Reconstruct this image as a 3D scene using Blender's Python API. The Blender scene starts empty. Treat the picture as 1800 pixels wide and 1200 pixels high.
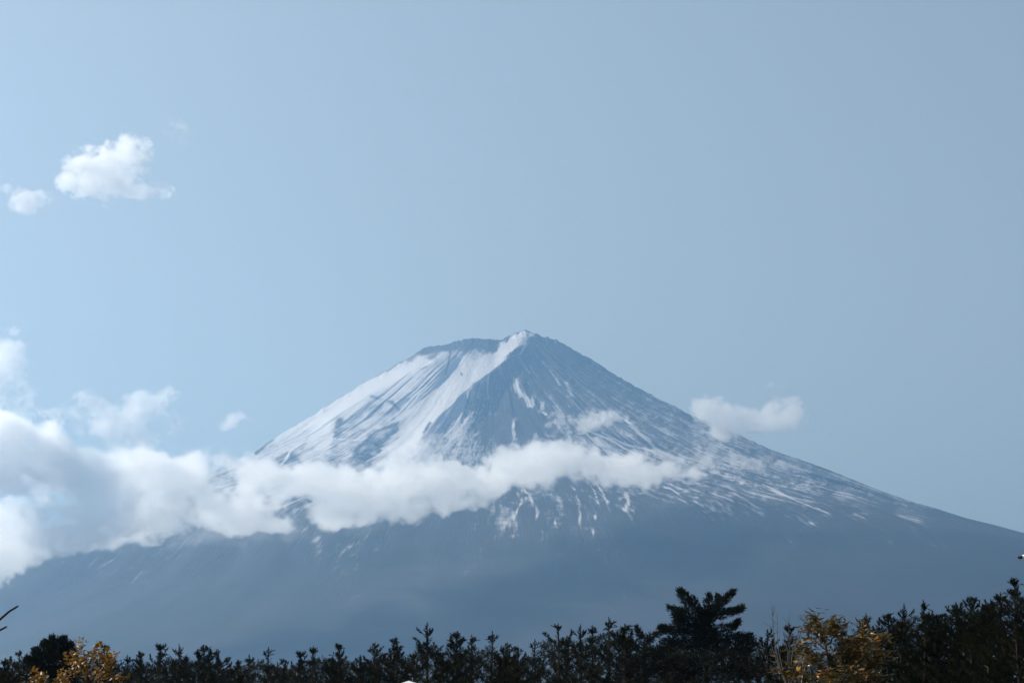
import bpy, math, random
import numpy as np
from mathutils import Vector, Matrix

random.seed(7)
rng = np.random.default_rng(7)
S = bpy.context.scene
C = S.collection
R = math.radians

# ------------------------------------------------------------------ camera
PITCH = R(10.1)
FPX = 5104.0                       # focal length in pixels of the 1800 x 1200 photograph
EYE = 1.6
cam_d = bpy.data.cameras.new('camera')
cam_d.sensor_width = 36.0
cam_d.lens = FPX / 1800.0 * 36.0
cam_d.clip_start = 0.5
cam_d.clip_end = 90000.0
cam = bpy.data.objects.new('camera', cam_d)
C.objects.link(cam)
cam.location = (0, 0, EYE)
cam.rotation_euler = (R(90) + PITCH, 0, 0)
S.camera = cam

# ------------------------------------------------------------------ sky, sun, exposure
SUN_EL = R(33)
SUN_AZ = R(-60)                    # measured from the view direction (+Y), negative = to the left
world = bpy.data.worlds.new('World')
S.world = world
world.use_nodes = True
wn = world.node_tree
wn.nodes.clear()
wo = wn.nodes.new('ShaderNodeOutputWorld')
wb = wn.nodes.new('ShaderNodeBackground')
sky = wn.nodes.new('ShaderNodeTexSky')
sky.sky_type = 'NISHITA'
sky.sun_disc = False
sky.sun_elevation = SUN_EL
sky.sun_rotation = SUN_AZ
sky.altitude = 900
sky.air_density = 1.0
sky.dust_density = 1.5
sky.ozone_density = 1.0
wb.inputs['Strength'].default_value = 0.10
tint = wn.nodes.new('ShaderNodeVectorMath')      # the photograph's white balance, over the whole sky alike
tint.operation = 'MULTIPLY'
tint.inputs[1].default_value = (1.10, .85, .615)
wn.links.new(sky.outputs[0], tint.inputs[0])
wn.links.new(tint.outputs[0], wb.inputs[0])
wn.links.new(wb.outputs[0], wo.inputs[0])
sun_d = bpy.data.lights.new('sun', 'SUN')
sun_d.energy = 5.0
sun_d.angle = R(0.53)
sun_d.color = (1.0, 0.92, 0.78)
sun = bpy.data.objects.new('sun', sun_d)
C.objects.link(sun)
SUN_DIR = Vector((math.sin(SUN_AZ) * math.cos(SUN_EL), math.cos(SUN_AZ) * math.cos(SUN_EL), math.sin(SUN_EL)))
sun.rotation_euler = (-SUN_DIR).to_track_quat('-Z', 'Y').to_euler()
sun.location = (0, 0, 60)
S.view_settings.view_transform = 'Standard'
S.view_settings.look = 'None'
S.view_settings.exposure = 0.79
S.view_settings.gamma = 1.0
S.view_settings.use_curve_mapping = False
cy = S.cycles
cy.use_adaptive_sampling = False
cy.use_denoising = True
cy.denoiser = 'OPENIMAGEDENOISE'
cy.max_bounces = 18
cy.diffuse_bounces = 2
cy.glossy_bounces = 2
cy.transmission_bounces = 2
cy.transparent_max_bounces = 40
cy.volume_bounces = 16
cy.volume_step_rate = 1.0
cy.volume_max_steps = 256
cy.sample_clamp_indirect = 4.0

# ------------------------------------------------------------------ helpers
CP, SP = math.cos(PITCH), math.sin(PITCH)


def project(x, y, z):
    """photo pixel (1800 x 1200) and depth of world points"""
    d = y * CP + (z - EYE) * SP
    k = -y * SP + (z - EYE) * CP
    d = np.maximum(d, 1.0)
    return 900 + FPX * x / d, 600 - FPX * k / d, d


def ray(u, v):
    a, b = (u - 900) / FPX, (600 - v) / FPX
    return a, CP - b * SP, SP + b * CP      # per unit of depth along the optical axis


def at(u, v, Y):
    """world point seen at photo pixel (u, v) at ground distance Y"""
    a, b, c = ray(u, v)
    return Vector((a / b * Y, Y, c / b * Y + EYE))


def tag(o, label=None, cat=None, group=None, kind=None):
    for k, val in (('label', label), ('category', cat), ('group', group), ('kind', kind)):
        if val:
            o[k] = val
    return o


def mat(name, color=(0.5, 0.5, 0.5), rough=0.8, spec=0.3):
    m = bpy.data.materials.new(name)
    m.use_nodes = True
    p = m.node_tree.nodes['Principled BSDF']
    p.inputs['Base Color'].default_value = (*color, 1)
    p.inputs['Roughness'].default_value = rough
    p.inputs['Specular IOR Level'].default_value = spec
    return m


def N(nt, kind, ins=None, **props):
    n = nt.nodes.new(kind)
    for k, val in props.items():
        setattr(n, k, val)
    for k, val in (ins or {}).items():
        if isinstance(val, bpy.types.NodeSocket):
            nt.links.new(val, n.inputs[k])
        else:
            n.inputs[k].default_value = val
    return n


def mesh_np(name, verts, faces, material=None, smooth=True):
    """verts (n,3) and faces (m,k) numpy arrays into a mesh"""
    me = bpy.data.meshes.new(name)
    verts = np.ascontiguousarray(verts, dtype=np.float32)
    faces = np.ascontiguousarray(faces, dtype=np.int32)
    m, k = faces.shape
    me.vertices.add(len(verts))
    me.vertices.foreach_set('co', verts.ravel())
    me.loops.add(m * k)
    me.loops.foreach_set('vertex_index', faces.ravel())
    me.polygons.add(m)
    me.polygons.foreach_set('loop_start', np.arange(0, m * k, k, dtype=np.int32))
    me.polygons.foreach_set('loop_total', np.full(m, k, dtype=np.int32))
    me.polygons.foreach_set('use_smooth', np.full(m, smooth, dtype=bool))
    me.update(calc_edges=True)
    if material:
        me.materials.append(material)
    return me


def link(name, data, parent=None, loc=None):
    o = bpy.data.objects.new(name, data)
    C.objects.link(o)
    if parent is not None:
        o.parent = parent
    if loc is not None:
        o.location = loc
    return o


def smooth(a, b, x):
    t = np.clip((x - a) / (b - a), 0, 1)
    return t * t * (3 - 2 * t)


def lattice2(x, y, seed, wrap=None):
    """smooth value noise on an integer lattice, -1..1"""
    xi, yi = np.floor(x).astype(np.int64), np.floor(y).astype(np.int64)
    fx, fy = x - xi, y - yi
    fx, fy = fx * fx * fx * (fx * (6 * fx - 15) + 10), fy * fy * fy * (fy * (6 * fy - 15) + 10)

    def h(i, j):
        n = (i * 374761393 + j * 668265263 + seed * 1442695041) & 0xffffffff
        n = ((n ^ (n >> 13)) * 1274126177) & 0xffffffff
        n = ((n ^ (n >> 16)) * 2246822519) & 0xffffffff
        return ((n ^ (n >> 15)) & 0xffffff) / float(0xffffff) * 2 - 1
    return ((h(xi, yi) * (1 - fx) + h(xi + 1, yi) * fx) * (1 - fy) + (h(xi, yi + 1) * (1 - fx) + h(xi + 1, yi + 1) * fx) * fy)


def fbm(x, y, seed, octaves=4, gain=0.5, ridged=False):
    a, s, t = 1.0, 0.0, 0.0
    for o in range(octaves):
        n = lattice2(x * 2 ** o, y * 2 ** o, seed + 17 * o)
        if ridged:
            n = 1 - 2 * np.abs(n)
        s = s + a * n
        t += a
        a *= gain
    return s / t


def polyline_dist(px, py, pts):
    """distance to a polyline, signed side (+ = left of its direction on the picture), position 0..1 along it"""
    best = np.full(px.shape, 1e9)
    side = np.zeros(px.shape)
    pos = np.zeros(px.shape)
    n = len(pts) - 1
    for i in range(n):
        ax, ay = pts[i][:2]
        bx, by = pts[i + 1][:2]
        dx, dy = bx - ax, by - ay
        L2 = dx * dx + dy * dy
        t = np.clip(((px - ax) * dx + (py - ay) * dy) / L2, 0, 1)
        qx, qy = px - (ax + t * dx), py - (ay + t * dy)
        d = np.hypot(qx, qy)
        m = d < best
        best = np.where(m, d, best)
        side = np.where(m, np.sign(dx * (py - ay) - dy * (px - ax)), side)
        pos = np.where(m, (i + t) / n, pos)
    return best, side, pos

# ------------------------------------------------------------------ mountain
SIL = [(-400, 1055), (-200, 1003), (0, 950), (150, 913), (300, 864), (445, 795), (500, 757), (540, 735), (600, 697), (640, 672), (680, 650), (720, 627), (740, 613),
       (746, 610), (752, 611), (765, 606), (778, 606), (790, 602), (810, 597), (825, 595), (845, 595), (862, 596), (874, 599), (882, 595), (900, 587), (918, 580),
       (926, 580), (938, 584), (944, 588), (958, 592), (966, 594), (974, 596), (990, 603), (1004, 611), (1014, 618), (1026, 624), (1036, 628), (1080, 657), (1130, 685),
       (1180, 711), (1215, 729), (1300, 764), (1350, 787), (1400, 805), (1450, 822), (1500, 842), (1550, 862), (1600, 880),
       (1640, 891), (1700, 910), (1750, 922), (1800, 936), (1900, 962), (2100, 1010), (2300, 1055)]
SIL = np.array(SIL, float)
X0, Y0 = -90.0, 16000.0


def sil_world():
    a, b, c = ray(SIL[:, 0], SIL[:, 1])
    return a / b * Y0, c / b * Y0 + EYE


sx, sz = sil_world()
FAR_R = np.array([4600, 6000, 8000, 10000, 12000, 14500])
FAR_Z = np.array([1000, 700, 385, 190, 70, 0.])


def prof(side, r):
    if side > 0:
        m = sx > X0
        pr, pz = sx[m] - X0, sz[m]
    else:
        m = sx < X0
        pr, pz = (X0 - sx[m])[::-1], sz[m][::-1]
    pr = np.concatenate([[0], pr, FAR_R[FAR_R > pr[-1] + 200]])
    pz = np.concatenate([[np.interp(X0, sx, sz)], pz, FAR_Z[len(FAR_Z) - (len(pr) - 1 - m.sum()):]])
    return np.interp(r, pr, pz)


# ridges as seen on the photograph: points, width on the left side, width on the right side (px), height towards the viewer (m)
RIDGES = [
    # the long spur from the summit down to the lower left
    ([(926, 583), (908, 612), (880, 640), (862, 655), (836, 674), (812, 694), (790, 714), (766, 735), (748, 756), (728, 785), (700, 830)], 62, 46, 185, 0.10),
    # the spur that bounds the lit strip at the upper left
    ([(798, 605), (776, 622), (760, 636), (728, 652), (697, 669), (664, 686), (642, 697), (594, 728), (550, 760)], 30, 78, 190, 0.10),
    ([(700, 700), (660, 712), (625, 722), (598, 742), (585, 770), (560, 815)], 60, 34, 80, 0.2),
    ([(712, 742), (672, 756), (640, 778), (600, 812)], 44, 30, 85, 0.2),
    ([(545, 760), (525, 785), (500, 815)], 30, 16, 34, 0.2),
    ([(500, 757), (478, 772), (450, 797)], 18, 10, 18, 0.2),
    # ribs in the dark face right of the long spur
    ([(862, 655), (850, 690), (835, 720), (812, 760), (790, 800)], 24, 14, 34, 0.25),
    ([(820, 715), (812, 740), (800, 775)], 12, 8, 18, 0.25),
    ([(918, 640), (922, 680), (945, 712), (980, 745), (1020, 780)], 26, 20, 36, 0.2),
    ([(905, 735), (905, 765), (895, 800)], 12, 12, 22, 0.2),
    ([(1012, 620), (1060, 668), (1130, 725), (1230, 800), (1340, 860)], 26, 22, 26, 0.2),
    ([(985, 600), (1030, 660), (1110, 745), (1190, 830), (1300, 900)], 30, 24, 30, 0.2),
    ([(950, 590), (985, 660), (1045, 760), (1110, 850)], 30, 24, 30, 0.2),
    # the wooded shoulder low on the right
    ([(1010, 985), (1080, 935), (1170, 908), (1290, 925), (1420, 990)], 60, 120, 60, 0.3),
]
# control points of snow cover, lowered under the crater rim to paint its shadow (photo px, value)
SNOW_PTS = [(745, 618, .35), (765, 612, .10), (720, 632, .45), (700, 645, .8), (660, 664, .95), (620, 692, 1.0), (780, 620, .8), (740, 640, 1.05), (700, 660, 1.05),
            (600, 705, 1.05), (560, 735, .9), (520, 758, .8), (480, 780, .72), (790, 606, .3), (840, 604, .22), (862, 608, .25), (885, 606, .75), (915, 592, 1.1),
            (905, 600, 1.15), (840, 622, .62), (800, 630, .85), (770, 650, .82), (730, 675, .8), (700, 690, .78), (720, 710, .74), (830, 650, .92), (860, 640, 1.05),
            (800, 680, 1.05), (760, 700, 1.0), (740, 730, 1.05), (720, 750, 1.0), (790, 700, 1.1), (680, 705, .74), (660, 715, .68), (640, 735, .74),
            (620, 750, .64), (600, 770, .66), (560, 770, .82), (540, 800, .72), (510, 810, .42), (640, 800, .5), (680, 760, .66), (660, 780, .5), (700, 740, .7),
            (600, 800, .62), (470, 800, .7), (700, 790, .82), (680, 810, .75), (740, 800, .72), (880, 660, .22), (900, 640, .18), (920, 620, .12), (940, 600, .10),
            (960, 640, .26), (870, 700, .2), (900, 720, .16), (840, 700, .34), (830, 740, .52), (800, 760, .62), (780, 780, .6), (860, 750, .18), (900, 770, .22),
            (950, 680, .26), (940, 740, .16), (990, 630, .22), (1000, 690, .34), (1050, 690, .30), (1030, 740, .40), (1100, 700, .40), (1150, 710, .46),
            (1120, 760, .44), (1200, 750, .50), (1180, 800, .46), (1240, 780, .55), (1300, 780, .5), (1300, 830, .5), (1380, 820, .5), (1400, 860, .44), (1340, 870, .46),
            (1500, 860, .44), (1500, 900, .34), (1430, 905, .34), (1600, 900, .34), (1650, 925, .18), (1550, 930, .14), (1750, 940, .10), (1800, 950, .06), (1060, 790, .5), (1100, 820, .45),
            (960, 800, .3), (1000, 830, .3), (900, 860, .38), (920, 900, .34), (880, 930, .28), (960, 920, .22), (1020, 870, .22), (1060, 880, .26), (1040, 925, .28),
            (1100, 880, .36), (1140, 890, .26), (1200, 870, .34), (1250, 890, .32), (1300, 900, .30), (1350, 915, .2), (1200, 905, .1), (840, 950, .16), (800, 900, .2), (740, 950, .1),
            (650, 950, .22), (560, 940, .24), (540, 960, .2), (600, 900, .3), (450, 960, .16), (350, 970, .18), (240, 1010, .16), (120, 1000, .2), (60, 1025, .16), (300, 930, .3), (150, 960, .3),
            (700, 1000, .0), (500, 1000, .02), (900, 970, .0), (1000, 960, .0), (1150, 940, -.1), (1300, 940, .0), (1450, 945, .02), (1600, 970, 0), (1800, 1000, 0), (400, 1040, 0), (200, 1070, 0), (0, 1070, .05),
            (100, 1150, -.2), (500, 1100, -.2), (900, 1050, -.2), (1300, 1050, -.2), (1700, 1050, -.2), (900, 1200, -.2), (1500, 1200, -.2)]
# single streaks and patches of snow: points, half width px, strength
SNOW_LINES = [([(920, 588), (898, 603), (882, 620), (862, 640)], 8, .9), ([(906, 668), (908, 682), (918, 694), (930, 705), (936, 712)], 4.5, .75), ([(938, 695), (936, 706), (930, 712)], 4, .6), ([(956, 708), (954, 716), (948, 722), (960, 728)], 3, .6),
              ([(905, 738), (902, 752), (905, 772)], 5, .5), ([(912, 628), (920, 640), (931, 656)], 1.6, .5), ([(954, 635), (970, 655), (984, 676)], 2.6, .45), ([(997, 675), (1005, 694)], 3.5, .4),
              ([(1100, 738), (1120, 756), (1140, 775), (1155, 790), (1200, 812)], 2.5, .6), ([(1050, 770), (1062, 782), (1085, 800), (1105, 818)], 5, .5), ([(1060, 760), (1100, 780), (1150, 792)], 1.5, .5),
              ([(1030, 755), (1075, 772), (1130, 806)], 1.4, .5), ([(1000, 848), (1010, 862), (1018, 880), (1022, 905), (1015, 925)], 1.86, 0.38), ([(1032, 846), (1045, 862), (1052, 885), (1045, 915)], 1.36, 0.51),
              ([(1048, 848), (1062, 868), (1070, 890), (1066, 915), (1042, 935)], 1.36, 0.55), ([(1100, 868), (1104, 880), (1098, 895)], 3.1, 0.51), ([(925, 862), (935, 878), (945, 900), (940, 915)], 1.86, 0.42),
              ([(910, 866), (918, 880), (905, 905), (885, 920)], 1.55, 0.38), ([(975, 905), (978, 925)], 1.55, 0.34), ([(1165, 855), (1180, 860), (1192, 868)], 1.86, 0.51),
              ([(1290, 865), (1330, 890), (1380, 905), (1430, 922), (1470, 940)], 2.17, 0.32), ([(1250, 865), (1300, 882), (1345, 905)], 1.36, 0.38), ([(1340, 850), (1400, 880), (1460, 903)], 0.99, 0.42),
              ([(1220, 880), (1250, 892), (1270, 897)], 2.48, 0.26), ([(605, 967), (630, 950), (652, 938)], 2.48, 0.34), ([(610, 968), (640, 969), (665, 970)], 0.99, 0.77), ([(690, 935), (678, 955), (662, 966)], 1.86, 0.26),
              ([(530, 925), (545, 940), (560, 962)], 5.58, 0.3), ([(600, 968), (602, 985)], 1.24, 0.42), ([(210, 1028), (240, 1012), (262, 1002)], 1.55, 0.1), ([(40, 1040), (90, 1010), (140, 988), (170, 975)], 1.24, 0.1),
              ([(860, 655), (858, 680), (858, 700)], 1.5, .5), ([(842, 668), (832, 684), (828, 700)], 2.2, .6), ([(808, 722), (806, 745), (795, 768)], 2.5, .6), ([(826, 740), (815, 760), (806, 780)], 2.2, .6),
              ([(925, 606), (915, 622), (895, 628), (880, 638), (866, 652)], 2.0, .6), ([(512, 790), (502, 808), (495, 816)], 1.5, .8), ([(930, 585), (938, 588)], 3, .7),
              ([(560, 770), (640, 773)], .7, .3)]
# bare rock bands, and the crater rim's cast shadow painted as a dark band
ROCK_SHADE_LINES = [([(880, 598), (898, 589), (916, 582), (930, 582)], 3.2, .9), ([(936, 584), (950, 592), (975, 598)], 4, .4), ([(790, 607), (820, 603), (850, 604), (866, 607)], 8, .7), ([(745, 616), (765, 611), (785, 610)], 5, .5), ([(792, 618), (788, 638), (783, 655)], 1.6, .45),
              ([(650, 696), (690, 708), (704, 722)], 2.5, .3), ([(893, 596), (890, 601)], 3, .8), ([(910, 618), (898, 625)], 4, .5), ([(806, 650), (812, 660)], 1.5, .4), ([(700, 742), (660, 758), (625, 790)], 3, .3),
              ([(595, 738), (592, 765)], 6, .3), ([(756, 742), (745, 760)], 3, .5), ([(740, 613), (700, 640), (660, 662)], 2.0, .5), ([(480, 772), (450, 796)], 2.5, .4)]


def snow_map(u, v):
    num = np.zeros(u.shape)
    den = np.full(u.shape, 1e-12)
    for (a, b, s) in SNOW_PTS:
        w = 1.0 / (((u - a) ** 2 + (1.15 * (v - b)) ** 2) + 60.0) ** 2
        num += w * s
        den += w
    return num / den


def build_mountain():
    th_f = np.radians(np.linspace(-96, 96, 1320))
    th_b = np.radians(np.linspace(96, 264, 90))[1:-1]
    th = np.concatenate([th_f, th_b])
    r1 = np.linspace(6, 3300, 400)
    r2 = 3300 + (14500 - 3300) * (np.linspace(0, 1, 131)[1:]) ** 1.35
    r = np.concatenate([r1, r2])
    T, RR = np.meshgrid(th, r)
    x = X0 + RR * np.sin(T)
    y = Y0 - RR * np.cos(T)
    PL, PR = prof(-1, r), prof(1, r)
    w = 0.5 + 0.5 * np.sin(T)
    w = smooth(0, 1, w)
    z = PL[:, None] * (1 - w) + PR[:, None] * w
    # broad unevenness
    arc = T * 9.0
    amp = 26 * smooth(300, 2200, RR) * (1 - smooth(5000, 14000, RR)) + 4
    z = z + amp * fbm(arc * 1.3 + 3, RR / 2200, 5, 3)
    front = (np.cos(T) > -0.3)
    for it in range(4):                  # fit the skyline
        u, v, d = project(x, y, z)
        ub = np.arange(-380, 2280, 4.0)
        idx = np.clip(((u - ub[0]) / 4).astype(int), 0, len(ub) - 1)
        vm = np.full(len(ub), 1e9)
        np.minimum.at(vm, idx.ravel(), v.ravel())
        bad = vm > 1e8
        vm[bad] = np.interp(ub[bad], ub[~bad], vm[~bad])
        tgt = np.interp(ub + 2, SIL[:, 0], SIL[:, 1])
        diff = np.convolve(np.pad(vm - tgt, 4, 'edge'), np.hanning(11)[1:-1] / np.hanning(11).sum(), 'valid')
        edge0 = np.interp(u, ub + 2, vm)
        dv = np.interp(u, ub + 2, diff)
        z = z + dv / FPX * d * (1 - smooth(3600, 6000, RR)) * np.exp(-((v - edge0) / 55) ** 2)
    u, v, d = project(x, y, z)
    # relief towards the viewer, moulded on the front side
    relief = np.zeros(u.shape)
    vis = np.cos(T) > -0.1
    jit = 5 * fbm(u / 34, v / 34, 3, 3)
    jit2 = 5 * fbm(u / 34, v / 34, 9, 3)
    for pts, wl, wr, h, e in RIDGES:
        dd, side, pos = polyline_dist(u + jit * .55, v + jit2 * .55, pts)
        ww = np.where(side > 0, wl, wr) * (0.55 + 0.45 * smooth(0, .5, pos))
        t = np.clip(1 - dd / ww, 0, 1)
        env = smooth(-.02, e + .02, pos) * (1 - smooth(1 - e, 1.0, pos) * .9)
        relief = np.maximum(relief, h * env * t ** 1.25) + 0.25 * np.minimum(relief, h * env * t)
    # erosion gullies running down the slope
    ang = T * 180 / np.pi
    wob = fbm(ang / 7, RR / 700, 31, 3) * 2.0
    g1 = fbm((ang + wob) / 4.2, RR / 2600, 11, 4, ridged=True)
    g2 = fbm((ang + wob * .5) / 1.25, RR / 1300, 12, 4, ridged=True)
    rough = fbm(u / 16, v / 16, 21, 4)
    gz = (22 * g1 + 15 * g2) * smooth(100, 900, RR) * (1 - .93 * smooth(890, 980, v)) * (1 - .65 * smooth(2600, 4800, RR)) + 9 * rough * (1 - smooth(900, 980, v)) * (1 - smooth(3000, 5200, RR))
    left = 1 - .15 * smooth(880, 760, u) * smooth(760, 640, v)
    calm = 1 - .85 * np.exp(-(polyline_dist(u, v, [(905, 603), (850, 645), (790, 695), (740, 745), (700, 800)])[0] / 34) ** 2)
    calm = np.minimum(calm, 1 - .8 * np.exp(-(polyline_dist(u, v, [(770, 625), (700, 662), (620, 697), (560, 738)])[0] / 20) ** 2))
    relief = relief + gz * left * calm
    # the bowl under the crater rim, and the rim's steep inner face
    bd = polyline_dist(u, v, [(810, 636), (840, 632), (862, 628)])[0]
    relief -= 60 * np.exp(-(bd / 24) ** 2)
    edge = np.interp(u, SIL[:, 0], SIL[:, 1])
    fade = smooth(1, 30, v - edge) * vis
    relief = relief * (0.16 + 0.84 * fade) * vis
    k = relief / d
    x, y, z = x * (1 - k), y * (1 - k), EYE + (z - EYE) * (1 - k)
    # shattered rocks along the crater rim and the skyline
    u, v, d = project(x, y, z)
    z = z + (1 - smooth(3, 14, v - edge)) * (7 * fbm(u / 6, v / 9, 51, 3) + 16 * np.maximum(0, fbm(u / 9, v / 30, 52, 3) - .15)) * smooth(2600, 700, RR)
    # snow cover, less the rock bands and the painted rim shadow
    sn = snow_map(u + jit, v + jit2)
    for lines, sg in ((SNOW_LINES, 1), (ROCK_SHADE_LINES, -1)):
        for pts, wd, st in lines:
            dd = polyline_dist(u + jit * .4, v + jit2 * .3, pts)[0]
            sn = sn + sg * st * np.exp(-(dd / wd) ** 2) * 1.0
    # wind-blown streaks down the slope
    st1 = fbm((ang + wob) / .42, RR / 420, 61, 4)
    st2 = fbm((ang + wob) / .15, RR / 200, 62, 3)
    st3 = fbm(u / 9, v / 7, 63, 4)
    mid = np.clip(1 - np.abs(sn - .45) / .6, 0.12, 1)
    gully = -(.10 * g1 + .12 * g2)
    sn = sn + .13 * mid * fbm(u / 26, v / 17, 65, 3)
    snv = sn + mid * (.36 * st1 + .34 * st2 + .22 * st3 + .16 * fbm(u / 3.5, v / 3.5, 64, 2) + gully)
    snv = np.clip(snv, 0, 1)
    nth, nr = len(th), len(r)
    V = np.stack([x.ravel(), y.ravel(), z.ravel()], 1)
    top = np.array([[X0, Y0, float(z[0].mean())]])
    V = np.concatenate([V, top])
    i = np.arange(nr - 1)[:, None]
    j = np.arange(nth)[None, :]
    jn = (j + 1) % nth
    F = np.stack([i * nth + j, i * nth + jn, (i + 1) * nth + jn, (i + 1) * nth + j], -1).reshape(-1, 4)
    F = F[:, ::-1]
    me = mesh_np('mountain', V, F)
    cap = [(nr * nth, j, (j + 1) % nth) for j in range(nth)]
    at1 = me.attributes.new('snow', 'FLOAT', 'POINT')
    at1.data.foreach_set('value', np.concatenate([snv.ravel(), [.8]]).astype(np.float32))
    wood = smooth(.22, .02, snow_map(u, v)) * smooth(820, 960, v)
    at2 = me.attributes.new('wood', 'FLOAT', 'POINT')
    at2.data.foreach_set('value', np.concatenate([wood.ravel(), [0]]).astype(np.float32))
    uvv = np.stack([ang, RR / 100], -1).reshape(-1, 2)
    at3 = me.attributes.new('polar', 'FLOAT_VECTOR', 'POINT')
    at3.data.foreach_set('vector', np.concatenate([np.concatenate([uvv, np.zeros((len(uvv), 1))], 1), [[0, 0, 0]]]).astype(np.float32).ravel())
    return me


def mountain_material():
    m = bpy.data.materials.new('mountain_ground')
    m.use_nodes = True
    nt = m.node_tree
    p = nt.nodes['Principled BSDF']
    sn = N(nt, 'ShaderNodeAttribute', attribute_name='snow')
    wd = N(nt, 'ShaderNodeAttribute', attribute_name='wood')
    po = N(nt, 'ShaderNodeAttribute', attribute_name='polar')
    mp = N(nt, 'ShaderNodeMapping', {'Vector': po.outputs['Vector'], 'Scale': (7.0, 0.7, 1)})
    n1 = N(nt, 'ShaderNodeTexNoise', {'Vector': mp.outputs[0], 'Scale': 1.0, 'Detail': 5.0, 'Roughness': .62})
    ge = N(nt, 'ShaderNodeNewGeometry')
    n2 = N(nt, 'ShaderNodeTexNoise', {'Vector': ge.outputs['Position'], 'Scale': .022, 'Detail': 6.0, 'Roughness': .62})
    a = N(nt, 'ShaderNodeMath', {0: n1.outputs[0], 1: n2.outputs[0]}, operation='ADD')
    b = N(nt, 'ShaderNodeMath', {0: a.outputs[0], 1: -1.0}, operation='ADD')
    c = N(nt, 'ShaderNodeMath', {0: b.outputs[0], 1: 0.55, 2: sn.outputs['Fac']}, operation='MULTIPLY_ADD')
    f = N(nt, 'ShaderNodeMapRange', {'Value': c.outputs[0], 'From Min': .24, 'From Max': .80}, interpolation_type='SMOOTHSTEP')
    rock = N(nt, 'ShaderNodeMix', {0: n2.outputs[0], 6: (.022, .022, .025, 1), 7: (.055, .050, .050, 1)}, data_type='RGBA')
    forest = N(nt, 'ShaderNodeMix', {0: n2.outputs[0], 6: (.010, .013, .009, 1), 7: (.024, .023, .016, 1)}, data_type='RGBA')
    n3 = N(nt, 'ShaderNodeTexNoise', {'Vector': ge.outputs['Position'], 'Scale': .0016, 'Detail': 7.0, 'Roughness': .65})
    m3 = N(nt, 'ShaderNodeMapRange', {'Value': n3.outputs[0], 'From Min': .42, 'From Max': .66})
    forest = N(nt, 'ShaderNodeMix', {0: m3.outputs[0], 6: forest.outputs[2], 7: (.042, .034, .036, 1)}, data_type='RGBA')
    g = N(nt, 'ShaderNodeMix', {0: wd.outputs['Fac'], 6: rock.outputs[2], 7: forest.outputs[2]}, data_type='RGBA')
    s = N(nt, 'ShaderNodeMix', {0: f.outputs[0], 6: g.outputs[2], 7: (.68, .665, .67, 1)}, data_type='RGBA')
    nt.links.new(s.outputs[2], p.inputs['Base Color'])
    p.inputs['Roughness'].default_value = .85
    p.inputs['Specular IOR Level'].default_value = .15
    bs = N(nt, 'ShaderNodeMapRange', {'Value': wd.outputs['Fac'], 'To Min': .8, 'To Max': .05})
    bp = N(nt, 'ShaderNodeBump', {'Height': a.outputs[0], 'Strength': bs.outputs[0], 'Distance': 9.0})
    nt.links.new(bp.outputs[0], p.inputs['Normal'])
    return m


mme = build_mountain()
mme.materials.append(mountain_material())
mo = link('mountain', mme)
tag(mo, 'snow-streaked volcano with dark lower slopes rising behind the cloud bank', 'mountain', kind='structure')

# ------------------------------------------------------------------ ground
def build_ground():
    rr = np.array([0, 20, 60, 150, 400, 1000, 2500, 6000, 12000, 24000, 42000.])
    n = 64
    V = [(0, 0, 0)]
    for a in rr[1:]:
        for k in range(n):
            t = 2 * math.pi * k / n
            V.append((a * math.cos(t), a * math.sin(t), -0.0))
    V = np.array(V)
    V[:, 2] = .05 * lattice2(V[:, 0] / 30, V[:, 1] / 30, 2) * (np.hypot(V[:, 0], V[:, 1]) < 500)
    F = []
    for i in range(len(rr) - 2):
        for k in range(n):
            F.append((1 + i * n + k, 1 + (i + 1) * n + k, 1 + (i + 1) * n + (k + 1) % n, 1 + i * n + (k + 1) % n))
    me = bpy.data.meshes.new('ground')
    me.from_pydata([tuple(q) for q in V], [], F + [(0, 1 + k, 1 + (k + 1) % n) for k in range(n)])
    m = mat('forest_ground', (.05, .045, .025), .95, .1)
    nt = m.node_tree
    g = N(nt, 'ShaderNodeNewGeometry')
    n2 = N(nt, 'ShaderNodeTexNoise', {'Vector': g.outputs['Position'], 'Scale': .35, 'Detail': 8.0})
    mx = N(nt, 'ShaderNodeMix', {0: n2.outputs[0], 6: (.03, .035, .015, 1), 7: (.10, .085, .045, 1)}, data_type='RGBA')
    nt.links.new(mx.outputs[2], nt.nodes['Principled BSDF'].inputs['Base Color'])
    me.materials.append(m)
    o = link('ground', me)
    tag(o, 'flat grassy ground running to the foot of the volcano', 'ground', kind='structure')


build_ground()

# ------------------------------------------------------------------ haze
HAZE_TOP = 3020.0


def build_haze():
    x, y0, y1, z0, z1 = 43000, -43000, 43000, -1.5, HAZE_TOP
    V = [(-x, y0, z0), (x, y0, z0), (x, y1, z0), (-x, y1, z0), (-x, y0, z1), (x, y0, z1), (x, y1, z1), (-x, y1, z1)]
    F = [(0, 3, 2, 1), (4, 5, 6, 7), (0, 1, 5, 4), (1, 2, 6, 5), (2, 3, 7, 6), (3, 0, 4, 7)]
    me = bpy.data.meshes.new('haze')
    me.from_pydata(V, [], F)
    m = bpy.data.materials.new('haze_air')
    m.use_nodes = True
    nt = m.node_tree
    nt.nodes.clear()
    out = nt.nodes.new('ShaderNodeOutputMaterial')
    pv = N(nt, 'ShaderNodeVolumePrincipled', {'Color': (.37, .65, .97, 1), 'Density': 6.2e-5, 'Anisotropy': .82})
    nt.links.new(pv.outputs[0], out.inputs['Volume'])
    me.materials.append(m)
    o = link('haze', me)
    tag(o, 'pale blue haze between the trees and the volcano', 'haze', kind='stuff')


build_haze()

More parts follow.
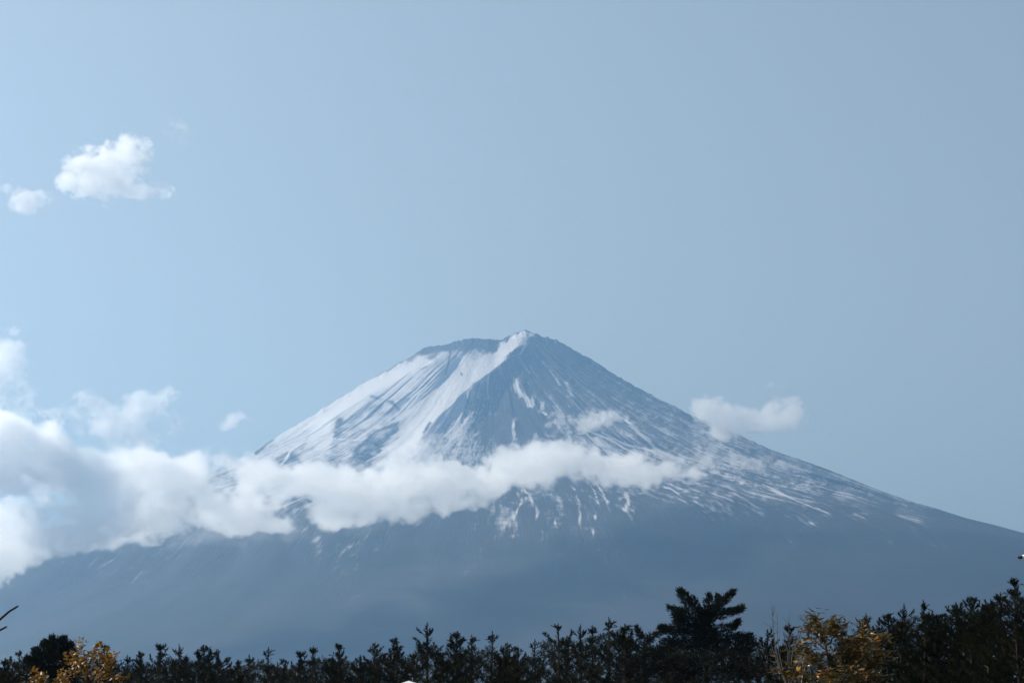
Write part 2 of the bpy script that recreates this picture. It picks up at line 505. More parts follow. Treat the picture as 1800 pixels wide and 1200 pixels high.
# ------------------------------------------------------------------ clouds
def cloud_material():
    m = bpy.data.materials.new('cloud_vapour')
    m.use_nodes = True
    nt = m.node_tree
    nt.nodes.clear()
    out = nt.nodes.new('ShaderNodeOutputMaterial')
    pv = N(nt, 'ShaderNodeVolumePrincipled', {'Color': (1, 1, 1, 1), 'Density': 1.0, 'Anisotropy': .55})
    nt.links.new(pv.outputs[0], out.inputs['Volume'])
    return m


def cloud_edge_material():
    m = bpy.data.materials.new('cloud_edge')
    m.use_nodes = True
    nt = m.node_tree
    nt.nodes.clear()
    out = nt.nodes.new('ShaderNodeOutputMaterial')
    a = nt.nodes.new('ShaderNodeBsdfTransparent')
    b = N(nt, 'ShaderNodeBsdfTranslucent', {'Color': (.9, .9, .9, 1)})
    mx = N(nt, 'ShaderNodeMixShader', {0: 0.004, 1: a.outputs[0], 2: b.outputs[0]})
    nt.links.new(mx.outputs[0], out.inputs['Surface'])
    return m


CLOUD_M = cloud_material()
EDGE_M = cloud_edge_material()


NZ, FINE, SIG, SOFT, HALF = 5.0, 3.0, .42, .6, .85


def make_cloud(label, blobs, Y, half, sigma=.03, voxel=8.0, noise=260.0, amp=.75, lean=0.0, soft=.5, seed=1, warp=14.0, rough=.6, group=None, tmax=.9):
    """blobs: (u, v, ru, rv, strength) on the photograph; the cloud is built as a body of vapour at ground distance Y.
    half = half its depth in metres, lean = metres further away per pixel to the right"""
    sigma, soft, half = sigma * SIG, soft * SOFT, half * HALF
    us = [b[0] - b[2] * 1.5 for b in blobs] + [b[0] + b[2] * 1.5 for b in blobs]
    vs = [b[1] - b[3] * 1.5 for b in blobs] + [b[1] + b[3] * 1.5 for b in blobs]
    u0, u1, v0, v1 = min(us), max(us), min(vs), max(vs)
    um, vm_ = (u0 + u1) / 2, (v0 + v1) / 2
    Pm = at(um, vm_, Y)
    a0, a1 = at(u0, v1, Y), at(u1, v0, Y)
    sxh, szh = (a1.x - a0.x) / 2, (a1.z - a0.z) / 2
    ctr = Vector(((a0.x + a1.x) / 2, Y, (a0.z + a1.z) / 2))
    m_px = (a1.x - a0.x) / (u1 - u0)
    # thickness map over the cloud's front elevation
    W = int(min(900, max(48, (u1 - u0) / 2)))
    H = int(min(500, max(32, (v1 - v0) / 2)))
    gu, gv = np.meshgrid(np.linspace(u0, u1, W), np.linspace(v1, v0, H))
    wu = gu + warp * fbm(gu / 60, gv / 60, seed, 4) + warp * .5 * fbm(gu / 18, gv / 18, seed + 5, 3)
    wv = gv + warp * fbm(gu / 60, gv / 60, seed + 2, 4) + warp * .5 * fbm(gu / 18, gv / 18, seed + 7, 3)
    keep = np.ones(gu.shape)
    for (a, b, ru, rv, st) in blobs:
        q = ((wu - a) / ru) ** 2 + ((wv - b) / rv) ** 2
        if st > 0:
            keep *= 1 - st * np.clip(1 - q, 0, 1) ** 1.0
    Tm = 1 - keep
    for (a, b, ru, rv, st) in blobs:
        if st < 0:
            q = ((wu - a) / ru) ** 2 + ((wv - b) / rv) ** 2
            Tm = Tm * (1 + st * np.exp(-q * 1.3))
    Tm = np.clip(Tm * (1 + .55 * fbm(gu / 46, gv / 38, seed + 40, 3) + .35 * fbm(gu / 15, gv / 13, seed + 44, 3)), 0, 1)
    img = bpy.data.images.new('cloud_thickness', W, H, float_buffer=True, is_data=True)
    px = np.ones((H, W, 4), np.float32)
    px[..., 0] = px[..., 1] = px[..., 2] = Tm
    img.pixels.foreach_set(px.ravel())
    img.update()
    # body of vapour
    kx, kz = (1.18, 1.5) if lean > 1 else (1.0, 1.0)
    ext = half * 1.15 + abs(lean) * (u1 - u0) / 2
    gt = bpy.data.node_groups.new('cloud_body', 'GeometryNodeTree')
    gt.interface.new_socket('Geometry', in_out='INPUT', socket_type='NodeSocketGeometry')
    gt.interface.new_socket('Geometry', in_out='OUTPUT', socket_type='NodeSocketGeometry')
    gi, go = gt.nodes.new('NodeGroupInput'), gt.nodes.new('NodeGroupOutput')
    pos = gt.nodes.new('GeometryNodeInputPosition')
    off = N(gt, 'ShaderNodeVectorMath', {0: pos.outputs[0], 1: (seed * 913.0, seed * 377.0, 51.0)}, operation='ADD')
    sc = N(gt, 'ShaderNodeVectorMath', {0: off.outputs[0], 1: (1 / noise, 1 / noise, 1.25 / noise)}, operation='MULTIPLY')
    nz = N(gt, 'ShaderNodeTexNoise', {'Vector': sc.outputs[0], 'Scale': 1.0, 'Detail': 6.0, 'Roughness': rough, 'Distortion': .35})
    nzw = N(gt, 'ShaderNodeTexNoise', {'Vector': sc.outputs[0], 'Scale': .8, 'Detail': 2.0})
    wv_ = N(gt, 'ShaderNodeVectorMath', {0: nzw.outputs['Color'], 1: (-.5, -.5, -.5)}, operation='ADD')
    ws = N(gt, 'ShaderNodeVectorMath', {0: wv_.outputs[0], 'Scale': noise * .35}, operation='SCALE')
    pw = N(gt, 'ShaderNodeVectorMath', {0: pos.outputs[0], 1: ws.outputs[0]}, operation='ADD')
    sp = N(gt, 'ShaderNodeSeparateXYZ', {0: pw.outputs[0]})
    yl = N(gt, 'ShaderNodeMath', {0: sp.outputs[0], 1: lean / m_px / Y, 2: 1.0}, operation='MULTIPLY_ADD')
    xa = N(gt, 'ShaderNodeMath', {0: sp.outputs[0], 1: ctr.x}, operation='ADD')
    xb = N(gt, 'ShaderNodeMath', {0: xa.outputs[0], 1: yl.outputs[0]}, operation='DIVIDE')
    za = N(gt, 'ShaderNodeMath', {0: sp.outputs[2], 1: ctr.z - EYE}, operation='ADD')
    zb = N(gt, 'ShaderNodeMath', {0: za.outputs[0], 1: yl.outputs[0]}, operation='DIVIDE')
    ux = N(gt, 'ShaderNodeMath', {0: xb.outputs[0], 1: 1 / (2 * sxh), 2: .5 - ctr.x / (2 * sxh)}, operation='MULTIPLY_ADD')
    uz = N(gt, 'ShaderNodeMath', {0: zb.outputs[0], 1: 1 / (2 * szh), 2: .5 - (ctr.z - EYE) / (2 * szh)}, operation='MULTIPLY_ADD')
    uvn = N(gt, 'ShaderNodeCombineXYZ', {0: ux.outputs[0], 1: uz.outputs[0]})
    im = N(gt, 'GeometryNodeImageTexture', {'Vector': uvn.outputs[0]}, interpolation='Linear', extension='CLIP')
    im.inputs['Image'].default_value = img
    mid = N(gt, 'ShaderNodeMath', {0: sp.outputs[0], 1: -lean / m_px, 2: sp.outputs[1]}, operation='MULTIPLY_ADD')
    ya = N(gt, 'ShaderNodeMath', {0: mid.outputs[0], 1: 1 / half}, operation='MULTIPLY')
    y2 = N(gt, 'ShaderNodeMath', {0: ya.outputs[0], 1: ya.outputs[0]}, operation='MULTIPLY')
    r_ = N(gt, 'ShaderNodeSeparateXYZ', {0: im.outputs['Color']})
    t1 = N(gt, 'ShaderNodeMath', {0: y2.outputs[0], 1: -tmax, 2: r_.outputs[0]}, operation='MULTIPLY_ADD')
    n0 = N(gt, 'ShaderNodeMath', {0: nz.outputs[0], 1: -.5}, operation='ADD')
    t2 = N(gt, 'ShaderNodeMath', {0: n0.outputs[0], 1: amp * NZ, 2: t1.outputs[0]}, operation='MULTIPLY_ADD')
    nf = N(gt, 'ShaderNodeTexNoise', {'Vector': sc.outputs[0], 'Scale': 4.6, 'Detail': 5.0, 'Roughness': .6, 'Distortion': .8})
    nfa = N(gt, 'ShaderNodeMath', {0: nf.outputs[0], 1: -.5}, operation='ADD')
    nfs = N(gt, 'ShaderNodeMath', {0: nfa.outputs[0], 1: amp * FINE, 2: t2.outputs[0]}, operation='MULTIPLY_ADD')
    mr = N(gt, 'ShaderNodeMapRange', {'Value': nfs.outputs[0], 'From Min': .18, 'From Max': .18 + soft, 'To Min': 0.0, 'To Max': 1.0})
    pw2 = N(gt, 'ShaderNodeMath', {0: mr.outputs[0], 1: 1.6}, operation='POWER')
    gate = N(gt, 'ShaderNodeMath', {0: r_.outputs[0], 1: .02}, operation='GREATER_THAN')
    dn = N(gt, 'ShaderNodeMath', {0: pw2.outputs[0], 1: sigma}, operation='MULTIPLY')
    dg = N(gt, 'ShaderNodeMath', {0: dn.outputs[0], 1: gate.outputs[0]}, operation='MULTIPLY')
    vc = N(gt, 'GeometryNodeVolumeCube', {'Density': dg.outputs[0], 'Background': 0.0, 'Min': (-sxh * kx, -ext, -szh * kz), 'Max': (sxh * kx, ext, szh * kz)})
    vc.inputs['Resolution X'].default_value = max(8, int(2 * sxh * kx / voxel))
    vc.inputs['Resolution Y'].default_value = max(8, int(2 * ext / (voxel * 1.6)))
    vc.inputs['Resolution Z'].default_value = max(8, int(2 * szh * kz / voxel))
    sm = N(gt, 'GeometryNodeSetMaterial', {'Geometry': vc.outputs[0], 'Material': CLOUD_M})
    jn = gt.nodes.new('GeometryNodeJoinGeometry')
    gt.links.new(gi.outputs[0], jn.inputs[0])
    gt.links.new(sm.outputs[0], jn.inputs[0])
    gt.links.new(jn.outputs[0], go.inputs[0])
    # outline body: a closed skin that follows the thickness map
    st = max(1, int(round(min(W, H) / 60)))
    T2 = Tm[::st, ::st]
    h2, w2 = T2.shape
    xs = np.linspace(-sxh, sxh, w2)
    zs = np.linspace(-szh, szh, h2)
    hh = half * .55 * np.sqrt(np.clip(T2 - .30, 0, 1))
    inside = T2 > .30
    vid = {}
    V, F = [], []

    def vert(i, j, s):
        if hh[j, i] < 1e-3:
            s = 0
        key = (i, j, s)
        if key not in vid:
            vid[key] = len(V)
            k = 1 + lean / m_px * xs[i] / Y
            V.append(((xs[i] + ctr.x) * k - ctr.x, lean / m_px * xs[i] + s * max(hh[j, i], 0), (zs[j] + ctr.z - EYE) * k - (ctr.z - EYE)))
        return vid[key]
    for j in range(h2 - 1):
        for i in range(w2 - 1):
            if inside[j, i] or inside[j + 1, i] or inside[j, i + 1] or inside[j + 1, i + 1]:
                for s in (-1, 1):
                    q = [vert(i, j, s), vert(i + 1, j, s), vert(i + 1, j + 1, s), vert(i, j + 1, s)]
                    q = q if s < 0 else q[::-1]
                    if len(set(q)) == 4:
                        F.append(q)
    me = bpy.data.meshes.new('cloud')
    me.from_pydata(V, [], F)
    me.polygons.foreach_set('use_smooth', [True] * len(F))
    me.materials.append(EDGE_M)
    o = link('cloud', me, loc=ctr)
    md = o.modifiers.new('cloud_body', 'NODES')
    md.node_group = gt
    tag(o, label, 'cloud', group)
    return o


# the long bank across the mountain
make_cloud('long white cloud bank crossing the volcano below its summit from left edge to right flank',
           [(-20, 940, 130, 70, .9), (110, 915, 110, 46, .9), (-10, 980, 90, 34, .8), (-60, 960, 110, 70, .9), (90, 945, 80, 26, .7), (200, 850, 90, 60, .9), (275, 835, 80, 46, .85), (340, 822, 70, 38, .8), (230, 890, 130, 40, .9), (340, 880, 130, 44, .9), (170, 935, 90, 20, .5),
            (425, 825, 70, 25.8, .75), (470, 850, 100, 31.0, .85), (420, 898, 100, 34, .85), (560, 852, 80, 34.4, .85), (640, 855, 100, 39.6, .95), (605, 890, 80, 29.2, .85), (685, 885, 90, 24.1, .8), (720, 850, 90, 32.7, .9), (640, 912, 70, 13.8, .6), (560, 905, 50, 20.6, .6),
            (700, 812, 60, 18.9, .5), (800, 848, 90, 29.2, .85), (850, 838, 80, 27.5, .85), (930, 822, 80, 37.8, .95), (990, 812, 70, 39.6, .95), (960, 788, 44, 17.2, .6), (1060, 828, 70, 27.5, .85), (1120, 835, 60, 22.4, .75), (1180, 838, 60, 17.2, .7), (1225, 838, 36, 10.3, .5), (1150, 856, 60, 6.9, .3),
            (790, 872, 60, 17.2, .65), (718, 782, 44, 17.2, .6), (450, 912, 90, 18.9, .5), (330, 915, 120, 26, .6), (240, 930, 90, 22, .5), (505, 880, 42, 15, -.8), (450, 842, 40, 8, -.5), (890, 800, 34, 12, -.6)],
           10950, 240, sigma=.030, voxel=6.5, noise=150, amp=.85, lean=1.7, soft=.7, seed=3, rough=.70, warp=22)
# the big grey-bellied cumulus at the left edge
make_cloud('big round cumulus with a grey shaded belly at the left edge', [(20, 815, 110, 75, .95), (60, 770, 60, 38, .8), (95, 810, 60, 50, .85), (-40, 790, 90, 70, .9), (120, 850, 45, 36, .6), (30, 745, 40, 22, .6)],
           10500, 240, sigma=.04, voxel=6, noise=170, amp=.75, soft=.5, seed=8, rough=.62, warp=12)
make_cloud('torn white cloud rising along the left edge above the grey cumulus', [(15, 665, 42, 34, .85), (8, 620, 34, 26, .65), (-20, 660, 50, 50, .9), (25, 700, 50, 20, .4), (15, 582, 26, 12, .28), (60, 725, 60, 14, .3)],
           13200, 120, sigma=.03, voxel=4, noise=110, amp=.85, soft=.6, seed=12, rough=.66)
make_cloud('ragged white cloud standing just above the bank, left of the volcano', [(150, 715, 50, 28, .7), (200, 742, 70, 34, .8), (255, 715, 60, 34, .75), (285, 700, 34, 16, .5), (230, 775, 60, 30, .7), (300, 740, 30, 20, .3)],
           13300, 130, sigma=.024, voxel=4, noise=120, amp=.85, soft=.7, seed=21, rough=.68)
make_cloud('tiny white puff alone between the ragged cloud and the left slope', [(405, 744, 26, 20, .85), (425, 735, 20, 14, .35)],
           13500, 60, sigma=.03, voxel=3, noise=70, amp=.85, soft=.7, seed=27, rough=.66)
# clouds against the open sky, above the haze
make_cloud('bright white cloud alone high in the sky at upper left', [(160, 300, 56, 44, .95), (215, 285, 52, 44, .9), (235, 262, 36, 26, .75), (180, 325, 80, 26, .9), (250, 335, 60, 14, .75), (122, 322, 30, 18, .7), (285, 335, 30, 12, .4), (260, 310, 24, 20, -.8), (188, 355, 8, 24, .3)],
           20000, 180, sigma=.028, voxel=5, noise=120, amp=.9, soft=.9, seed=33, rough=.66, warp=9)
make_cloud('small thin cloud at the left edge below the bright high cloud', [(35, 352, 38, 24, .85), (75, 350, 36, 18, .6), (10, 328, 22, 16, .45)],
           20000, 105, sigma=.022, voxel=5, noise=115, amp=.85, soft=.7, seed=37, rough=.66)
make_cloud('barely visible wisp above and right of the bright high cloud', [(315, 222, 30, 18, .5), (308, 240, 26, 14, .35)],
           20000, 65, sigma=.010, voxel=5, noise=100, amp=.85, soft=.9, seed=41, rough=.66)
# right side
make_cloud('white cloud hanging over the right slope, its left end in front of the rock', [(1250, 728, 46, 36, .95), (1290, 735, 60, 30, .9), (1335, 732, 50, 28, .85), (1375, 725, 46, 34, .95), (1268, 752, 44, 26, .8), (1230, 715, 26, 18, .6), (1400, 735, 26, 20, .6)],
           14400, 110, sigma=.03, voxel=4, noise=120, amp=.75, soft=.6, seed=45, rough=.6, warp=9)
make_cloud('faint wisp just above the cloud on the right slope', [(1362, 680, 22, 13, .5)],
           14400, 40, sigma=.014, voxel=4, noise=70, amp=.7, soft=.8, seed=49)
make_cloud('round puff clinging to the dark face right of the long spur', [(1042, 738, 42, 34, .85), (1020, 760, 30, 20, .5), (1080, 722, 26, 18, .35)],
           14150, 80, sigma=.040, voxel=4, noise=100, amp=.85, soft=.8, seed=53, rough=.64, lean=.5)
make_cloud('small upright puff on the dark face beside the round puff', [(972, 745, 22, 26, .75), (980, 725, 14, 14, .4)],
           13950, 55, sigma=.045, voxel=3, noise=70, amp=.85, soft=.8, seed=57, rough=.64)
make_cloud('thin broken wisps over the streaked right flank', [(1245, 812, 26, 20, .5), (1290, 812, 28, 24, .6), (1335, 815, 40, 20, .6), (1375, 825, 40, 12, .45), (1200, 795, 40, 16, .25), (1270, 860, 40, 10, .35)],
           13450, 70, sigma=.036, voxel=4, noise=90, amp=.85, soft=.9, seed=61, rough=.66, lean=.4)
make_cloud('thin grey veil trailing under the left half of the long bank and melting into haze', [(120, 955, 130, 34, .7), (260, 945, 130, 34, .75), (400, 938, 130, 32, .75), (530, 930, 100, 28, .65), (640, 925, 80, 22, .5)],
           10700, 110, sigma=.0065, voxel=7, noise=170, amp=.6, soft=1.5, seed=71, rough=.6, lean=1.2, warp=16)

# ------------------------------------------------------------------ plant materials
def plant_mat(name, c1, c2, rough=.6, spec=.3, trans=0.0, scale=2.0):
    m = bpy.data.materials.new(name)
    m.use_nodes = True
    nt = m.node_tree
    p = nt.nodes['Principled BSDF']
    out = [n for n in nt.nodes if n.type == 'OUTPUT_MATERIAL'][0]
    g = N(nt, 'ShaderNodeNewGeometry')
    oi = N(nt, 'ShaderNodeObjectInfo')
    nz = N(nt, 'ShaderNodeTexNoise', {'Vector': g.outputs['Position'], 'Scale': scale, 'Detail': 3.0})
    ad = N(nt, 'ShaderNodeMath', {0: oi.outputs['Random'], 1: .5, 2: nz.outputs[0]}, operation='MULTIPLY_ADD')
    mr = N(nt, 'ShaderNodeMapRange', {'Value': ad.outputs[0], 'From Min': .35, 'From Max': 1.1})
    mx = N(nt, 'ShaderNodeMix', {0: mr.outputs[0], 6: (*c1, 1), 7: (*c2, 1)}, data_type='RGBA')
    nt.links.new(mx.outputs[2], p.inputs['Base Color'])
    p.inputs['Roughness'].default_value = rough
    p.inputs['Specular IOR Level'].default_value = spec
    if trans:
        t = N(nt, 'ShaderNodeBsdfTranslucent', {'Color': mx.outputs[2]})
        ms = N(nt, 'ShaderNodeMixShader', {0: trans, 1: p.outputs[0], 2: t.outputs[0]})
        nt.links.new(ms.outputs[0], out.inputs['Surface'])
    return m


BARK = plant_mat('pine_bark', (.028, .021, .016), (.055, .038, .028), .9, .1, scale=6)
PALEBARK = plant_mat('pale_twig_bark', (.10, .09, .08), (.20, .18, .16), .85, .15, scale=6)
NEEDLE = plant_mat('pine_needles', (.011, .013, .004), (.030, .029, .009), .75, .08)
NEEDLE_D = plant_mat('dark_pine_needles', (.007, .010, .004), (.020, .020, .008), .75, .08)
NEEDLE_B = plant_mat('bushy_pine_needles', (.010, .012, .004), (.034, .029, .009), .75, .08)
GOLD = plant_mat('golden_leaf', (.17, .085, .010), (.36, .185, .028), .45, .35, trans=.25, scale=8)
OLIVE = plant_mat('olive_brown_leaf', (.055, .042, .010), (.15, .09, .018), .40, .42, trans=.22, scale=8)
ORANGE = plant_mat('orange_leaf', (.45, .18, .02), (.55, .25, .03), .45, .35, trans=.35, scale=8)


def tube_np(pts, rad, sides=5):
    pts = np.asarray(pts, float)
    n = len(pts)
    tan = np.gradient(pts, axis=0)
    tan /= np.linalg.norm(tan, axis=1)[:, None] + 1e-9
    ref = np.where(np.abs(tan[:, 2:3]) > .9, np.array([[1., 0, 0]]), np.array([[0, 0, 1.]]))
    a = np.cross(tan, ref)
    a /= np.linalg.norm(a, axis=1)[:, None] + 1e-9
    b = np.cross(tan, a)
    k = np.arange(sides) * 2 * np.pi / sides
    V = pts[:, None, :] + np.asarray(rad, float)[:, None, None] * (np.cos(k)[None, :, None] * a[:, None, :] + np.sin(k)[None, :, None] * b[:, None, :])
    V = V.reshape(-1, 3)
    i, j = np.meshgrid(np.arange(n - 1), np.arange(sides), indexing='ij')
    jn = (j + 1) % sides
    F = np.stack([i * sides + j, i * sides + jn, (i + 1) * sides + jn, (i + 1) * sides + j], -1).reshape(-1, 4)
    return V, F


class Soup:
    def __init__(self):
        self.v, self.f, self.n = [], [], 0

    def add(self, V, F):
        self.v.append(V)
        self.f.append(F + self.n)
        self.n += len(V)

    def mesh(self, name, material, smooth=False):
        return mesh_np(name, np.concatenate(self.v), np.concatenate(self.f), material, smooth)


def blades(P, Q, rad, k, width, rs, fwd=.55):
    """k needle blades round each shoot P->Q; returns triangle soup"""
    P, Q = np.asarray(P, float), np.asarray(Q, float)
    n = len(P)
    rad = np.broadcast_to(np.asarray(rad, float), (n,))
    ax = Q - P
    L = np.linalg.norm(ax, axis=1, keepdims=True) + 1e-9
    ax = ax / L
    t = (np.arange(k)[None, :] + rs.random((n, k))) / k
    base = P[:, None] + (ax * L)[:, None] * (t ** .85)[..., None]
    rd = rs.normal(size=(n, k, 3))
    rd -= (rd * ax[:, None]).sum(-1, keepdims=True) * ax[:, None]
    rd /= np.linalg.norm(rd, axis=-1, keepdims=True) + 1e-9
    d = rd * (1 - fwd * .45) + ax[:, None] * (fwd + .6 * t[..., None])
    d /= np.linalg.norm(d, axis=-1, keepdims=True)
    ln = rad[:, None, None] * (.75 + .5 * rs.random((n, k, 1))) * (1.05 - .35 * t[..., None])
    tip = base + d * ln
    w = np.cross(d, rs.normal(size=(n, k, 3)))
    w /= np.linalg.norm(w, axis=-1, keepdims=True) + 1e-9
    w = w * width * .5
    V = np.stack([base - w, base + w, tip], 2).reshape(-1, 3)
    F = np.arange(len(V)).reshape(-1, 3)
    return V, F


def young_pine(h, seed, spread=1.0, step=.42, lead=.34, rad=.085, rmax=1.7, twk=20, depth=5.2):
    """a young pine: whorls of upswept branches closely set with needle shoots. Returns trunk and crown meshes"""
    rs = np.random.default_rng(seed)
    bark, P, Q, RD = Soup(), [], [], []
    wob = rs.normal(size=2) * .12
    zs = np.linspace(0, h, 14)
    tr = np.stack([wob[0] * np.sin(zs * .5), wob[1] * np.sin(zs * .43 + 1), zs], 1)
    bark.add(*tube_np(tr, .012 + .013 * (h - zs), 6))

    def tp(z):
        return np.array([np.interp(z, zs, tr[:, 0]), np.interp(z, zs, tr[:, 1]), z])
    # the leader and its candles
    P.append(tp(h - lead)); Q.append(tp(h - .03)); RD.append(rad * .42)
    for zz in np.arange(h - 1.9, h - .10, .032):
        a = rs.random() * 6.28
        q = h - zz
        d = np.array([math.cos(a), math.sin(a), 1.0])
        d /= np.linalg.norm(d)
        P.append(tp(zz)); Q.append(P[-1] + d * (.02 + .21 * q ** .8) * (.5 + .8 * rs.random())); RD.append(rad * min(.8, .34 + .6 * q))
    z = h - lead * 1.05
    while z > h - depth:
        t = h - z
        nb = rs.integers(4, 7)
        a0 = rs.random() * 6.28
        for b in range(nb):
            if rs.random() < .12:
                continue
            az = a0 + b * 2 * math.pi / nb + rs.normal() * .4
            L = min(rmax, (.05 + .42 * t)) * spread * (.4 + .95 * rs.random() ** .8)
            up = max(.15, .88 - .17 * t) + rs.normal() * .10
            hd = np.array([math.cos(az), math.sin(az), 0])
            ss = np.linspace(0, 1, 7)
            pts = tp(z) + hd * (L * ss)[:, None] * math.cos(min(up, 1.2)) + np.array([0, 0, 1.0]) * (L * (ss * math.sin(min(up, 1.2)) * .75 + .24 * ss ** 2.2))[:, None]
            pts = pts + rs.normal(size=(7, 3)) * .015
            bark.add(*tube_np(pts, np.linspace(.012 + .006 * L, .005, 7), 4))
            ns = max(4, int(L / .055))
            for q in range(ns):
                f = .22 + .78 * (q + rs.random()) / ns
                c = np.array([np.interp(f, ss, pts[:, i]) for i in range(3)])
                tang = pts[min(6, int(f * 6) + 1)] - pts[max(0, int(f * 6))]
                tang = tang / (np.linalg.norm(tang) + 1e-9)
                sd = np.cross(tang, rs.normal(size=3))
                sd /= np.linalg.norm(sd) + 1e-9
                dr = tang * .65 + sd * .6 + np.array([0, 0, .45])
                dr /= np.linalg.norm(dr)
                ll = (.10 + .10 * rs.random()) * (1.15 - .35 * f)
                P.append(c); Q.append(c + dr * ll); RD.append(rad * (.75 + .4 * rs.random()))
            P.append(pts[-2]); Q.append(pts[-1] + np.array([0, 0, .07])); RD.append(rad * .7)
        z -= step * (.75 + .5 * rs.random()) * (1 if t < 2.2 else .8)
    cr = Soup()
    cr.add(*blades(P, Q, np.array(RD) * 1.1, twk + 8, .015, rs, fwd=.8))
    return bark.mesh('trunk', BARK, True), cr.mesh('crown', NEEDLE)


def place_tree(name, meshes, base, rot=0.0, scale=1.0, sz=None):
    root = bpy.data.objects.new(name, None)
    C.objects.link(root)
    root.empty_display_size = .5
    root.location = base
    root.rotation_euler = (0, 0, rot)
    root.scale = (scale, scale, sz or scale)
    for nm, me in zip(('trunk', 'crown'), meshes):
        link(nm, me, root)
    return root


def copy_tree(src, base, rot, scale, sz=None):
    c = src.copy()
    C.objects.link(c)
    c.location, c.rotation_euler, c.scale = base, (0, 0, rot), (scale, scale, sz or scale)
    for ch in list(src.children):
        d = ch.copy()
        C.objects.link(d)
        d.parent = c
    return c


HREF = 10.0
VARS = {
    'slim': [dict(spread=.9, step=.33, rad=.085, lead=.22), dict(spread=.72, step=.40, rad=.078), dict(spread=.66, step=.36, rad=.075), dict(spread=.8, step=.46, rad=.08)],
    'bushy': [dict(spread=1.3, step=.30, rad=.09, lead=.18), dict(spread=1.25, step=.42, rad=.095, lead=.34), dict(spread=1.05, step=.33, rad=.085, lead=.26), dict(spread=1.15, step=.36, rad=.085, lead=.24), dict(spread=.98, step=.30, rad=.08, lead=.28)],
    'open': [dict(spread=1.2, step=.48, rad=.075, twk=16, lead=.26), dict(spread=.85, step=.42, rad=.075, twk=18, lead=.5), dict(spread=.9, step=.55, rad=.07, twk=16, lead=.42), dict(spread=1.0, step=.6, rad=.07, twk=16, lead=.4)],
    'dense': [dict(spread=1.25, step=.27, rad=.09, lead=.26, rmax=2.0, twk=18), dict(spread=1.15, step=.26, rad=.09, lead=.3, rmax=1.9, twk=18)],
}
proto, used = {}, {}
rs_t = np.random.default_rng(99)
